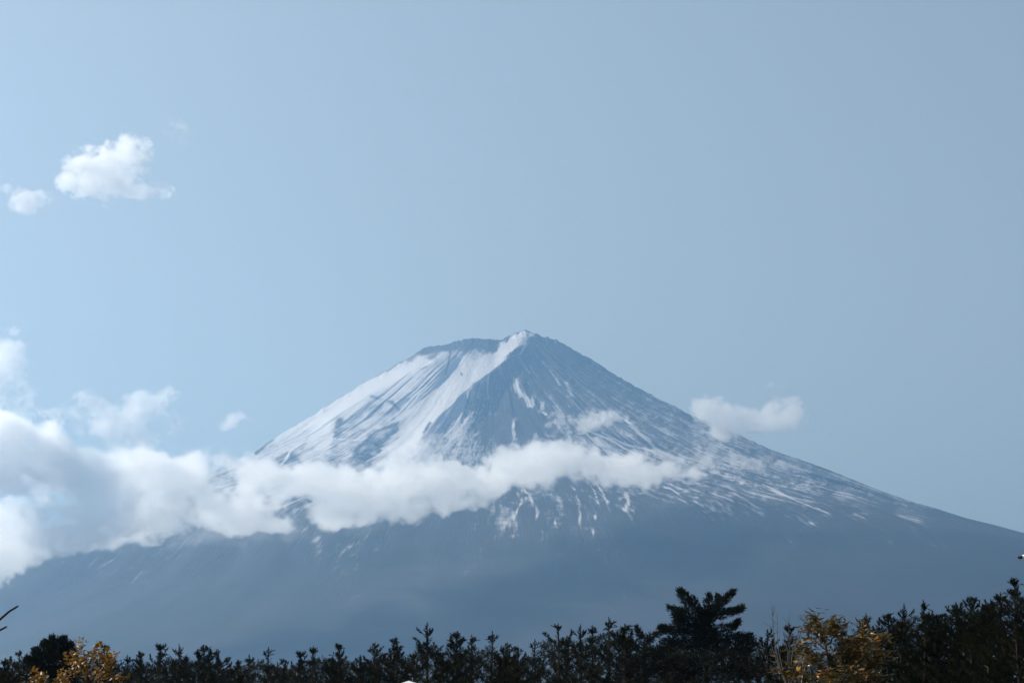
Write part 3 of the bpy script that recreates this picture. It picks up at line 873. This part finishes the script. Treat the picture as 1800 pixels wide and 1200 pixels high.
# (u, v of the tip, kind, distance, label)
PINES = [
    (6, 1160, 'bushy', 112, 'low bushy pine cut by the left edge of the frame'),
    (38, 1141, 'open', 118, 'thin open-crowned pine just left of the round dark pine'),
    (22, 1170, 'bushy', 108, 'lowest pine between the left edge and the thin open-crowned one'),
    (183, 1132, 'slim', 122, 'slim pine tip showing right behind the golden-leaved tree'),
    (198, 1147, 'bushy', 128, 'short pine half hidden by the right side of the golden-leaved tree'),
    (215, 1149, 'slim', 118, 'thin spire pine, first to stand clear right of the golden-leaved tree'),
    (242, 1147, 'bushy', 116, 'pine second to stand clear right of the golden-leaved tree'),
    (281, 1130, 'bushy', 114, 'broad pine with rounded double tip, third clear right of the golden tree'),
    (312, 1130, 'open', 120, 'pine with a forked open tip right beside the broad round-tipped one'),
    (339, 1148, 'slim', 112, 'short slim pine in the dip right of the forked open tip'),
    (358, 1137, 'bushy', 118, 'middle pine of the trio before the deep gap left of centre'),
    (388, 1141, 'bushy', 113, 'last pine before the deep V gap in the row at left'),
    (423, 1157, 'bushy', 116, 'low pine just right of the deep V gap at left'),
    (447, 1149, 'open', 112, 'low ragged pine second right of the deep V gap'),
    (474, 1136, 'open', 118, 'pine with spreading side twigs third right of the deep V gap'),
    (502, 1160, 'bushy', 108, 'low dark pine filling the saddle after the spreading-twig pine'),
    (527, 1143, 'bushy', 114, 'dense pine with blunt top, left of two narrow spires'),
    (560, 1134, 'slim', 118, 'left one of two narrow spires standing side by side'),
    (603, 1131, 'slim', 112, 'right one of the two narrow spires, needles in tiers'),
    (584, 1158, 'bushy', 122, 'low pine wedged between the two narrow spires'),
    (637, 1151, 'bushy', 112, 'low pine at the foot of the gap right of the narrow spires'),
    (668, 1128, 'bushy', 116, 'pine climbing towards the paired tops, left shoulder of the clump'),
    (697, 1121, 'bushy', 112, 'tallest of the clump above the white canopy top'),
    (722, 1146, 'open', 104, 'low spreading pine directly behind the white canopy top'),
    (751, 1093, 'open', 114, 'tallest slender pine left of centre with long tiered side branches'),
    (779, 1144, 'bushy', 108, 'low pine right against the tall slender one'),
    (803, 1113, 'bushy', 118, 'first pine right of the tall slender one, leafy upright top'),
    (827, 1113, 'slim', 112, 'second pine right of the tall slender one, narrow tip'),
    (855, 1107, 'open', 118, 'pine with a two-pronged airy top beneath the summit'),
    (880, 1135, 'bushy', 108, 'low pine filling in right of the two-pronged airy top'),
    (899, 1128, 'bushy', 116, 'rounded pine left of the notch at mid-picture'),
    (918, 1138, 'bushy', 110, 'short pine at the left lip of the mid-picture notch'),
    (943, 1122, 'open', 116, 'leaning thin pine at the right lip of the mid-picture notch'),
    (976, 1094, 'open', 112, 'tall loose-branched pine right of the mid-picture notch'),
    (997, 1124, 'bushy', 106, 'shorter pine between two tall loose-branched ones'),
    (1021, 1096, 'open', 118, 'tall pine with three prongs, second right of the mid-picture notch'),
    (1046, 1098, 'slim', 120, 'narrow pine tip between the three-pronged and the pyramid one'),
    (1069, 1084, 'open', 110, 'pyramid-shaped pine, highest left of the big spreading pine'),
    (1096, 1101, 'bushy', 106, 'pine right of the pyramid-shaped one with thick upright shoots'),
    (1329, 1121, 'open', 118, 'small pine leaning in the gap right of the big spreading pine'),
    (1349, 1104, 'bushy', 112, 'dark pine whose top touches the bare twigs from the left'),
    (1394, 1096, 'slim', 122, 'very thin sparse pine among the bare twigs'),
    (1372, 1130, 'bushy', 116, 'low pine behind the foot of the bare twigs'),
    (1487, 1108, 'slim', 118, 'little pine tip seen between the two tops of the olive-brown tree'),
    (1503, 1118, 'bushy', 116, 'low pine tucked behind the right top of the olive-brown tree'),
    (1518, 1083, 'open', 104, 'pine rising behind the right top of the olive-brown tree'),
    (1536, 1076, 'slim', 98, 'thin spike pine just right of the olive-brown tree'),
    (1556, 1078, 'dense', 98, 'dense pine second right of the olive-brown tree'),
    (1578, 1090, 'bushy', 94, 'low rounded pine in the dip left of the twin-topped one'),
    (1591, 1059, 'open', 96, 'left top of the close pair of tall pines in the right-hand mass'),
    (1607, 1053, 'slim', 92, 'right, higher top of the close pair of tall pines in the right-hand mass'),
    (1626, 1073, 'dense', 94, 'dense pine one step right of the close tall pair'),
    (1649, 1078, 'dense', 92, 'dense pine in the hollow midway across the right-hand mass'),
    (1682, 1056, 'dense', 92, 'heavy dark pine with ragged top right of the hollow'),
    (1713, 1048, 'dense', 90, 'heavy dark pine with peaked top in the right-hand mass'),
    (1736, 1066, 'bushy', 88, 'filled-out pine in the shallow dip before the last rise'),
    (1750, 1052, 'dense', 92, 'pine left of the small cross-shaped tip near the right edge'),
    (1764, 1041, 'slim', 90, 'small cross-shaped pine tip near the right edge'),
    (1791, 1017, 'slim', 86, 'highest pine of the row, close to the right edge'),
    (1812, 1036, 'dense', 86, 'pine cut by the right edge of the frame'),
]
for (u, v, kind, D, label) in PINES:
    p = at(u, v, D)
    D2 = D
    vi = used.get(kind, 0) % len(VARS[kind])
    used[kind] = used.get(kind, 0) + 1
    key = (kind, vi)
    s = p.z / HREF
    rot = rs_t.random() * 6.28
    wd = min(1.35, max(.8, s)) * (1.08 + .3 * rs_t.random())
    if key not in proto:
        proto[key] = place_tree('pine_tree', young_pine(HREF, 100 + vi + 10 * list(VARS).index(kind), **VARS[kind][vi]), (p.x, p.y, 0), rot, wd, s)
        if kind == 'dense':
            proto[key].children[1].data.materials[0] = NEEDLE_B
        t = proto[key]
    else:
        t = copy_tree(proto[key], (p.x, p.y, 0), rot, wd, s)
    tag(t, label, 'pine tree', 'young pines standing in a row along the bottom')

# ------------------------------------------------------------------ pines with heavy plates of needles
def plate_pine(label, trunk, plates, D, seed, material=NEEDLE_D, per=1.0, rad=.085, k=14, depth=1.0, upward=.35, group=None, cat='pine tree'):
    """plates: [(u, v, half thickness px) ...] centre lines on the photograph, spread in depth round the trunk"""
    rs = np.random.default_rng(seed)
    m_px = D / FPX / CP ** 2
    base = at(trunk[0][0], trunk[0][1], D)
    base = Vector((base.x, D, 0))
    tpts = [np.array([base.x, D, 0])] + [np.array(at(a, b, D)) for a, b in trunk]
    tpts = np.array(tpts)
    bark, P, Q, RD = Soup(), [], [], []
    n = 24
    q = np.linspace(0, 1, n)
    cs = np.linspace(0, 1, len(tpts))
    tl = np.stack([np.interp(q, cs, tpts[:, i]) for i in range(3)], 1)
    top = tl[-1, 2]
    bark.add(*tube_np(tl - np.array(base), .03 + .016 * (top - tl[:, 2]), 7))
    for pl in plates:
        dy = rs.normal() * .5 * depth
        pts = np.array([np.array(at(a, b, D)) for a, b, r in pl])
        rr = np.array([r for a, b, r in pl]) * m_px * .88
        cs = np.linspace(0, 1, len(pts))
        pts[:, 1] += dy * cs
        m = 10
        qq = np.linspace(0, 1, m)
        cl = np.stack([np.interp(qq, cs, pts[:, i]) for i in range(3)], 1) + rs.normal(size=(m, 3)) * .02
        bark.add(*tube_np(cl - np.array(base), np.linspace(.04, .008, m), 5))
        L = np.linalg.norm(np.diff(pts, axis=0), axis=1).sum()
        cnt = int(per * 1250 * L * max(rr.mean(), .1) * 1.15)
        f = rs.random(cnt)
        c = np.stack([np.interp(f, cs, pts[:, i]) for i in range(3)], 1)
        r = np.interp(f, cs, rr)
        off = rs.normal(size=(cnt, 3))
        off /= np.linalg.norm(off, axis=1)[:, None]
        off *= (r * rs.random(cnt) ** .4)[:, None]
        off[:, 1] *= 1.9
        c2 = c + off
        ax = pts[-1] - pts[0]
        ax = ax / (np.linalg.norm(ax) + 1e-9)
        d = off / (np.linalg.norm(off, axis=1)[:, None] + 1e-9) * .55 + ax * .55 + np.array([0, 0, upward]) + rs.normal(size=(cnt, 3)) * .25
        d /= np.linalg.norm(d, axis=1)[:, None]
        ll = (.10 + .08 * rs.random(cnt))[:, None]
        P.append(c2 - np.array(base)); Q.append(c2 + d * ll - np.array(base)); RD.append(np.full(cnt, rad) * (.7 + .5 * rs.random(cnt)))
        # twigs that carry the outer shoots
        for _ in range(int(cnt / 26)):
            i = rs.integers(cnt)
            bark.add(*tube_np(np.array([c[i], (c[i] + c2[i]) / 2 + rs.normal(size=3) * .02, c2[i]]) - np.array(base), [.012, .009, .005], 3))
    cr = Soup()
    cr.add(*blades(np.concatenate(P), np.concatenate(Q), np.concatenate(RD), k, .020, rs))
    root = place_tree('pine_tree', (bark.mesh('trunk', BARK, True), cr.mesh('crown', material)), base)
    tag(root, label, cat, group)
    return root


plate_pine('big dark pine with wide uneven plates of branches, tallest of the whole row',
           [(1246, 1240), (1240, 1150), (1236, 1100), (1240, 1062)],
           [[(1238, 1088, 8), (1218, 1064, 13), (1205, 1052, 13), (1193, 1040, 5)], [(1212, 1072, 6), (1192, 1072, 5), (1176, 1067, 3)], [(1222, 1086, 15), (1200, 1084, 13), (1186, 1082, 8)],
            [(1238, 1104, 12), (1210, 1100, 16), (1188, 1096, 12)], [(1236, 1118, 12), (1200, 1112, 12), (1176, 1108, 10), (1161, 1103, 4)], [(1240, 1088, 10), (1244, 1066, 10), (1247, 1046, 4)],
            [(1242, 1096, 10), (1262, 1066, 10), (1278, 1050, 7), (1293, 1037, 3)], [(1258, 1070, 6), (1264, 1052, 5), (1264, 1043, 3)], [(1244, 1086, 9), (1272, 1078, 8), (1294, 1072, 7), (1310, 1064, 4)],
            [(1246, 1112, 14), (1272, 1106, 9), (1290, 1100, 6), (1300, 1090, 3)], [(1236, 1075, 16), (1240, 1110, 22), (1242, 1140, 24)], [(1246, 1126, 14), (1290, 1122, 12), (1320, 1122, 8)],
            [(1248, 1140, 20), (1290, 1148, 20), (1318, 1140, 14)], [(1236, 1136, 18), (1200, 1134, 18), (1166, 1132, 12)], [(1244, 1170, 26), (1200, 1168, 26), (1170, 1160, 16)], [(1246, 1176, 26), (1290, 1180, 26), (1325, 1176, 16)], [(1240, 1200, 26), (1180, 1196, 20)]],
           128, 5, per=1.0, k=15)
plate_pine('pine with a hooked flat branch, left neighbour of the big dark plated pine',
           [(1136, 1240), (1134, 1160), (1138, 1120)],
           [[(1150, 1128, 8), (1132, 1122, 6), (1122, 1114, 4), (1117, 1105, 2)], [(1140, 1124, 8), (1150, 1116, 6), (1160, 1113, 3)], [(1140, 1140, 14), (1110, 1134, 12), (1090, 1128, 6)], [(1138, 1150, 16), (1170, 1142, 12)],
            [(1138, 1172, 22), (1100, 1166, 18)], [(1138, 1180, 24), (1165, 1180, 20)], [(1130, 1200, 22), (1090, 1196, 18)]],
           122, 8, per=.9, k=14)
plate_pine('round-headed very dark pine left of the golden-leaved tree',
           [(94, 1240), (93, 1180), (92, 1150)],
           [[(92, 1160, 12), (96, 1140, 16), (104, 1130, 9), (114, 1123, 3)], [(90, 1155, 14), (80, 1136, 12), (74, 1130, 5)], [(92, 1158, 16), (112, 1146, 14), (128, 1142, 7)], [(90, 1162, 16), (70, 1152, 12), (62, 1144, 6)],
            [(95, 1135, 12), (94, 1128, 7), (94, 1123, 3)], [(92, 1172, 20), (64, 1166, 14), (46, 1158, 8)], [(94, 1175, 22), (118, 1168, 16), (134, 1160, 8)], [(92, 1190, 22), (50, 1188, 16)], [(92, 1195, 24), (130, 1192, 18)], [(106, 1138, 10), (118, 1136, 8), (126, 1134, 3)]],
           104, 12, per=1.25, k=16, upward=.5, rad=.07)

# ------------------------------------------------------------------ undergrowth that closes the row at its foot
def undergrowth():
    rs = np.random.default_rng(77)
    tops = sorted([(u, v) for u, v, *_ in PINES] + [(95, 1140), (1240, 1110), (1140, 1130), (1440, 1140)])
    tu, tv = zip(*tops)
    n = 21000
    u = rs.uniform(-80, 1880, n)
    D = rs.uniform(122, 140, n)
    edge = np.interp(u, tu, tv)
    edge = np.minimum(np.interp(u - 14, tu, tv), np.interp(u + 14, tu, tv)) * .5 + edge * .5
    lim = np.minimum(edge + 31 + 14 * fbm(u / 30, u * 0 + 2, 4, 3), 1182)
    v = lim + (1240 - lim) * rs.random(n) ** 1.25
    a, b, c = ray(u, v)
    P = np.stack([a / b * D, D, c / b * D + EYE], 1)
    d = rs.normal(size=(n, 3)) + np.array([0, 0, .8])
    d /= np.linalg.norm(d, axis=1)[:, None]
    m = 5200
    lo = np.stack([rs.uniform(-27, 27, m), rs.uniform(122, 140, m), rs.uniform(0, 8.2, m) ** 1.0], 1)
    d2 = rs.normal(size=(m, 3)) + np.array([0, 0, .8])
    d2 /= np.linalg.norm(d2, axis=1)[:, None]
    s = Soup()
    s.add(*blades(lo, lo + d2 * .5, .34, 10, .08, rs))
    s.add(*blades(P, P + d * .25, .15, 15, .018, rs))
    o = link('undergrowth', s.mesh('undergrowth', NEEDLE_D))
    tag(o, 'dark tangle of branches and shrubs closing the foot of the pine row', 'undergrowth', kind='stuff')


undergrowth()

# ------------------------------------------------------------------ bare twigs
def bare_tree(label, base_u, D, tips, seed):
    rs = np.random.default_rng(seed)
    base = at(base_u, 1400, D)
    base = Vector((base.x, D, 0))
    fork = np.array(at(base_u, 1215, D))
    s, tw = Soup(), Soup()
    s.add(*tube_np(np.array([np.array(base), (np.array(base) + fork) / 2 + [.05, 0, 0], fork]) - np.array(base), [.07, .05, .035], 6))
    for (u, v) in tips:
        tip = np.array(at(u, v, D + rs.normal() * .8))
        q = np.linspace(0, 1, 9)[:, None]
        bend = rs.normal(size=3) * .06
        line = fork + (tip - fork) * q + np.sin(q * np.pi) * bend + rs.normal(size=(9, 3)) * .008
        tw.add(*tube_np(line - np.array(base), np.linspace(.022, .005, 9), 4))
        for k in range(7):
            i = rs.integers(3, 8)
            d = (tip - fork) / np.linalg.norm(tip - fork) + rs.normal(size=3) * .38
            d /= np.linalg.norm(d)
            L = .15 + .35 * rs.random()
            qq = np.linspace(0, 1, 4)[:, None]
            ln = line[i] + d * L * qq + np.array([0, 0, .08]) * qq ** 2
            tw.add(*tube_np(ln - np.array(base), np.linspace(.008, .003, 4), 3))
    root = bpy.data.objects.new('bare_tree', None)
    C.objects.link(root)
    root.location = base
    link('trunk', s.mesh('trunk', PALEBARK, True), root)
    link('branch', tw.mesh('branch', PALEBARK, True), root)
    tag(root, label, 'bare tree')


bare_tree('leafless tree of fine upright twigs between the big pine and the olive-brown tree', 1386, 96, [(1358, 1064), (1366, 1082), (1385, 1083), (1375, 1105), (1396, 1118), (1408, 1108), (1350, 1112), (1415, 1130)], 3)
bare_tree('leafless shrub with pale stems low behind the olive-brown tree', 1408, 88, [(1400, 1140), (1412, 1128), (1424, 1150), (1392, 1158)], 9)

# ------------------------------------------------------------------ broad-leaved trees
def leaf_mesh(L, W, material, droop=.25, name='leaf'):
    n = 5
    V, F = [], []
    for i in range(n):
        t = i / (n - 1)
        w = W * .5 * math.sin(math.pi * (t ** .8) * .98 + .02) if 0 < i < n - 1 else .001
        x, z = L * t, -droop * L * t * t
        V += [(x, -w, z + w * .35), (x, 0, z), (x, w, z + w * .35)]
    for i in range(n - 1):
        a = 3 * i
        F += [(a, a + 1, a + 4, a + 3), (a + 1, a + 2, a + 5, a + 4)]
    me = bpy.data.meshes.new(name)
    me.from_pydata(V, [], F)
    me.polygons.foreach_set('use_smooth', [True] * len(F))
    me.materials.append(material)
    return me


def leafy_tree(name, label, cat, trunk, limbs, D, seed, leaves, nleaf, hang, extra=None, tuft=5, spread=.05):
    rs = np.random.default_rng(seed)
    base = at(trunk[0][0], trunk[0][1], D)
    base = np.array([base.x, D, 0])
    tp = np.array([base] + [np.array(at(a, b, D)) for a, b in trunk])
    s = Soup()
    q = np.linspace(0, 1, 16)
    cs = np.linspace(0, 1, len(tp))
    tl = np.stack([np.interp(q, cs, tp[:, i]) for i in range(3)], 1)
    s.add(*tube_np(tl - base, .012 + .012 * (tl[-1, 2] - tl[:, 2]), 7))
    lines = [tl[-6:]]
    for lb in limbs:
        pts = np.array([np.array(at(a, b, D)) for a, b in lb])
        dy = rs.normal() * .5
        c = np.linspace(0, 1, len(pts))
        pts[:, 1] += dy * c
        m = 9
        qq = np.linspace(0, 1, m)
        cl = np.stack([np.interp(qq, c, pts[:, i]) for i in range(3)], 1) + rs.normal(size=(m, 3)) * .012
        s.add(*tube_np(cl - base, np.linspace(.02, .004, m), 5))
        lines.append(cl)
        for k in range(5):
            i = rs.integers(3, m)
            d = (cl[-1] - cl[0]) / np.linalg.norm(cl[-1] - cl[0]) + rs.normal(size=3) * .6
            d = d / np.linalg.norm(d)
            ln = cl[i] + d * (.12 + .22 * rs.random()) * np.linspace(0, 1, 5)[:, None]
            s.add(*tube_np(ln - base, np.linspace(.006, .003, 5), 3))
            lines.append(ln)
    root = bpy.data.objects.new(name, None)
    C.objects.link(root)
    root.location = base
    link('trunk', s.mesh('trunk', BARK, True), root)
    wts = np.array([np.linalg.norm(l[-1] - l[0]) for l in lines])
    wts = wts / wts.sum()
    places = []
    while len(places) < nleaf:
        l = lines[rs.choice(len(lines), p=wts)]
        f = rs.random() ** .8
        c = np.array([np.interp(f, np.linspace(0, 1, len(l)), l[:, i]) for i in range(3)])
        out = (l[-1] - l[0])
        out = out / (np.linalg.norm(out) + 1e-9)
        a0 = rs.random() * 6.28
        for k in range(tuft):
            a = a0 + k * 2.4
            d = Vector((math.cos(a), math.sin(a), 0)) * .75 + Vector(out) * .5
            d.z += hang + rs.normal() * .25
            d.normalize()
            side = d.cross(Vector((0, 0, 1)))
            if side.length < .05:
                side = Vector((1, 0, 0))
            side.normalize()
            up = side.cross(d)
            roll = rs.normal() * .6
            y2 = side * math.cos(roll) + up * math.sin(roll)
            z2 = d.cross(y2)
            M = Matrix((d, y2, z2)).transposed().to_4x4()
            pos = Vector(c - base) + Vector(rs.normal(size=3) * spread)
            sc = .7 + .5 * rs.random()
            places.append(Matrix.Translation(pos) @ M @ Matrix.Scale(sc, 4))
    rs.shuffle(idx := np.arange(len(places)))
    vis = []
    for i in idx:
        w = places[i].translation + Vector(base)
        _, vv, _ = project(w.x, w.y, w.z)
        vis.append(vv < 1203)
    order = [i for i, ok in zip(idx, vis) if ok] + [i for i, ok in zip(idx, vis) if not ok]
    nm = len(leaves)
    for k, i in enumerate(order[:290]):
        o = link('leaf', leaves[k % nm][0] if rs.random() < .8 else leaves[rs.integers(nm)][0], root)
        o.matrix_local = places[i]
    # the leaves past the first hundreds, joined
    for li, (me, share) in enumerate(leaves):
        co = np.array([v.co[:] for v in me.vertices])
        fc = np.array([p.vertices[:] for p in me.polygons])
        sp = Soup()
        sel = [i for n_, i in enumerate(order[290:]) if (n_ * .6180339) % 1 < share] if li else [i for i in order[290:]]
        for i in sel:
            M = np.array(places[i])
            sp.add(co @ M[:3, :3].T + M[:3, 3] + (0 if not li else rs.normal(size=3) * .04), fc)
        if sp.n:
            o = link('foliage', sp.mesh('foliage', me.materials[0], True), root)
            o['kind'] = 'stuff'
    tag(root, label, cat)
    return root


g1_ = leaf_mesh(.105, .050, GOLD, .2)
g2_ = leaf_mesh(.085, .045, GOLD, .35)
leafy_tree('autumn_tree', 'golden-leaved autumn tree with shining leaves at the bottom left', 'autumn tree', [(160, 1235), (156, 1190), (150, 1165), (147, 1144)],
           [[(156, 1190), (140, 1165), (136, 1152)], [(158, 1200), (176, 1170), (180, 1154)], [(160, 1205), (192, 1178), (203, 1166)], [(155, 1200), (130, 1182), (122, 1174)], [(158, 1215), (120, 1200), (84, 1192), (56, 1200)],
            [(160, 1215), (195, 1195), (214, 1192)], [(158, 1210), (110, 1200), (116, 1190)], [(150, 1175), (160, 1160), (162, 1150)], [(165, 1215), (170, 1190), (168, 1178)], [(150, 1165), (152, 1152), (145, 1147)], [(90, 1215), (75, 1196), (70, 1193)], [(158, 1200), (150, 1180), (148, 1165)]],
           60, 15, [(g1_, 1), (g2_, .3)], 800, -.15, tuft=4, spread=.05)
o1_ = leaf_mesh(.155, .044, OLIVE, .45)
o2_ = leaf_mesh(.135, .042, OLIVE, .7)
o3_ = leaf_mesh(.125, .055, ORANGE, .4)
leafy_tree('chestnut_tree', 'two-topped olive-brown tree with long drooping glossy leaves', 'leafy tree', [(1470, 1245), (1460, 1180), (1452, 1136), (1440, 1096)],
           [[(1450, 1125), (1428, 1114), (1418, 1109)], [(1452, 1140), (1430, 1128), (1412, 1134)], [(1454, 1134), (1464, 1120), (1468, 1114)], [(1458, 1160), (1480, 1142), (1492, 1134)], [(1500, 1240), (1510, 1170), (1516, 1140), (1521, 1116)],
            [(1516, 1140), (1534, 1126), (1546, 1122)], [(1512, 1160), (1534, 1152), (1544, 1152)], [(1512, 1150), (1500, 1134), (1498, 1128)], [(1466, 1225), (1430, 1190), (1400, 1180), (1382, 1180)], [(1468, 1210), (1492, 1186), (1500, 1178)], [(1512, 1210), (1534, 1192), (1544, 1188)],
            [(1456, 1150), (1436, 1150), (1424, 1150)], [(1445, 1112), (1438, 1100), (1436, 1096)], [(1510, 1180), (1528, 1172), (1534, 1168)], [(1460, 1180), (1478, 1168), (1484, 1160)], [(1466, 1225), (1450, 1196), (1446, 1190)], [(1460, 1230), (1440, 1215), (1410, 1196)], [(1510, 1200), (1520, 1192), (1526, 1186)], [(1448, 1120), (1456, 1108), (1455, 1104)], [(1520, 1148), (1528, 1136), (1532, 1130)]],
           60, 16, [(o1_, 1), (o2_, .55), (o3_, .05)], 2100, -.55, tuft=6, spread=.085)

# ------------------------------------------------------------------ fir shoots at the left edge
def edge_fir():
    rs = np.random.default_rng(4)
    D = 38.0
    b = at(-150, 1300, D)
    base = np.array([b.x, D, 0])
    s = Soup()
    zs = np.linspace(0, 6.0, 10)
    s.add(*tube_np(np.stack([zs * 0, zs * 0, zs], 1), .10 - .013 * zs, 8))
    root = bpy.data.objects.new('fir_tree', None)
    C.objects.link(root)
    root.location = base
    P, Q, R_ = [], [], []
    specs = [[(-150, 1165), (-70, 1130), (-20, 1106), (0, 1088), (16, 1074), (31, 1065)], [(-150, 1190), (-80, 1150), (-30, 1124), (-6, 1110), (11, 1101)], [(-150, 1120), (-90, 1080), (-50, 1060)], [(-150, 1230), (-90, 1200), (-40, 1180)]]
    for lb in specs:
        pts = np.array([np.array(at(a, c, D)) for a, c in lb])
        cs = np.linspace(0, 1, len(pts))
        q = np.linspace(0, 1, 16)
        cl = np.stack([np.interp(q, cs, pts[:, i]) for i in range(3)], 1) - base
        s.add(*tube_np(cl, np.linspace(.022, .013, 16), 6))
        k = 60
        f = np.linspace(.1, .985, k)
        c = np.stack([np.interp(f, q, cl[:, i]) for i in range(3)], 1)
        d = np.gradient(c, axis=0)
        P.append(c); Q.append(c + d * .9); R_.append(np.full(k, .030))
    for _ in range(200):
        z = rs.uniform(1.5, 6)
        a = rs.random() * 6.28
        if math.cos(a) > .1:
            continue
        L = .4 + (6.2 - z) * .25
        p0 = np.array([0, 0, z])
        d = np.array([math.cos(a), math.sin(a), .35])
        for f in np.linspace(.2, 1, 7):
            P.append((p0 + d * L * f)[None]); Q.append((p0 + d * L * f + d * .12)[None]); R_.append(np.array([.04]))
        s.add(*tube_np(np.array([p0, p0 + d * L]), [.012, .005], 4))
    link('trunk', s.mesh('trunk', BARK, True), root)
    cr = Soup()
    cr.add(*blades(np.concatenate(P), np.concatenate(Q), np.concatenate(R_), 26, .006, rs, fwd=.9))
    link('crown', cr.mesh('crown', plant_mat('fir_needles', (.05, .06, .03), (.10, .11, .06), .4, .4, scale=20)), root)
    tag(root, 'near fir with two needle-covered shoots poking in from the left edge', 'fir tree')


edge_fir()

# ------------------------------------------------------------------ canopy and pole
def box_np(x0, x1, y0, y1, z0, z1):
    V = np.array([(x0, y0, z0), (x1, y0, z0), (x1, y1, z0), (x0, y1, z0), (x0, y0, z1), (x1, y0, z1), (x1, y1, z1), (x0, y1, z1)], float)
    F = np.array([(0, 3, 2, 1), (4, 5, 6, 7), (0, 1, 5, 4), (1, 2, 6, 5), (2, 3, 7, 6), (3, 0, 4, 7)])
    return V, F


def canopy():
    D = 34.0
    apex = at(718, 1195.5, D)
    root = bpy.data.objects.new('canopy', None)
    C.objects.link(root)
    root.location = (apex.x, D, 0)
    root.rotation_euler = (0, 0, R(8))
    H = apex.z
    w, eave = 1.5, H - .50
    V, F = [(0, 0, H)], []
    rings = [.12, .3, .5, .75, 1.0]
    for q in rings:
        z = eave + (H - eave) * (1 - q) ** 1.12
        V += [(-w * q, -w * q, z), (w * q, -w * q, z), (w * q, w * q, z), (-w * q, w * q, z)]
    for e in range(4):
        F.append((0, 1 + e, 1 + (e + 1) % 4))
        for q in range(len(rings) - 1):
            F.append((1 + 4 * q + e, 5 + 4 * q + e, 5 + 4 * q + (e + 1) % 4, 1 + 4 * q + (e + 1) % 4))
    me = bpy.data.meshes.new('roof')
    me.from_pydata(V, [], F)
    me.materials.append(mat('white_canvas', (.80, .80, .78), .6, .3))
    rf = link('roof', me, root)
    mdf = rf.modifiers.new('cloth', 'SOLIDIFY')
    mdf.thickness = .01
    mt = mat('white_metal', (.7, .7, .7), .4, .5)
    for sx_ in (-1, 1):
        for sy_ in (-1, 1):
            s = Soup()
            s.add(*box_np(sx_ * (w - .05) - .025, sx_ * (w - .05) + .025, sy_ * (w - .05) - .025, sy_ * (w - .05) + .025, 0, eave + .02))
            link('leg', s.mesh('leg', mt), root)
    for sy_ in (-1, 1):
        s = Soup()
        s.add(*box_np(-w, w, sy_ * w - .004, sy_ * w + .004, eave - .22, eave - .002))
        link('valance', s.mesh('valance', rf.data.materials[0]), root)
    tag(root, 'white pitched canopy whose very top peeks up in front of the pines', 'canopy')


canopy()


def lamp_post():
    D = 40.0
    tip = at(1789, 978.5, D)
    px = D / FPX / CP ** 2
    root = bpy.data.objects.new('lamp_post', None)
    C.objects.link(root)
    x_post = tip.x + 1.1
    root.location = (x_post, D, 0)
    dark = mat('dark_metal', (.03, .032, .04), .45, .5)
    wht = mat('white_enamel', (.8, .8, .8), .3, .5)
    s = Soup()
    zs = np.linspace(0, tip.z + .25, 6)
    s.add(*tube_np(np.stack([zs * 0, zs * 0, zs], 1), np.linspace(.07, .045, 6), 12))
    link('post', s.mesh('post', dark, True), root)
    s = Soup()
    lx = tip.x - x_post
    V, F = tube_np([(lx + .055, 0, tip.z), (lx + .5, 0, tip.z + .01), (0, 0, tip.z + .05)], [.017, .018, .022], 10)
    s.add(V, F)
    link('arm', s.mesh('arm', dark, True), root)
    s = Soup()
    V, F = tube_np([(lx - .0015, 0, tip.z), (lx, 0, tip.z), (lx + .005, 0, tip.z), (lx + .034, 0, tip.z), (lx + .036, 0, tip.z), (lx + .062, 0, tip.z)], [.002, .020, .0215, .0215, .026, .024], 14)
    s.add(V, F)
    s.add(*tube_np([(lx + .030, 0, tip.z - .02), (lx + .030, 0, tip.z - .046)], [.004, .004], 6))
    link('end_cap', s.mesh('end_cap', dark, True), root)
    s = Soup()
    s.add(*tube_np([(lx + .064, 0, tip.z + .004), (lx + .066, 0, tip.z + .004), (lx + .30, 0, tip.z + .012), (lx + .302, 0, tip.z + .012)], [.004, .027, .030, .004], 14))
    link('sleeve', s.mesh('sleeve', wht, True), root)
    tag(root, 'dark pole arm with a white sleeve whose tip shows at the right edge', 'pole')


lamp_post()
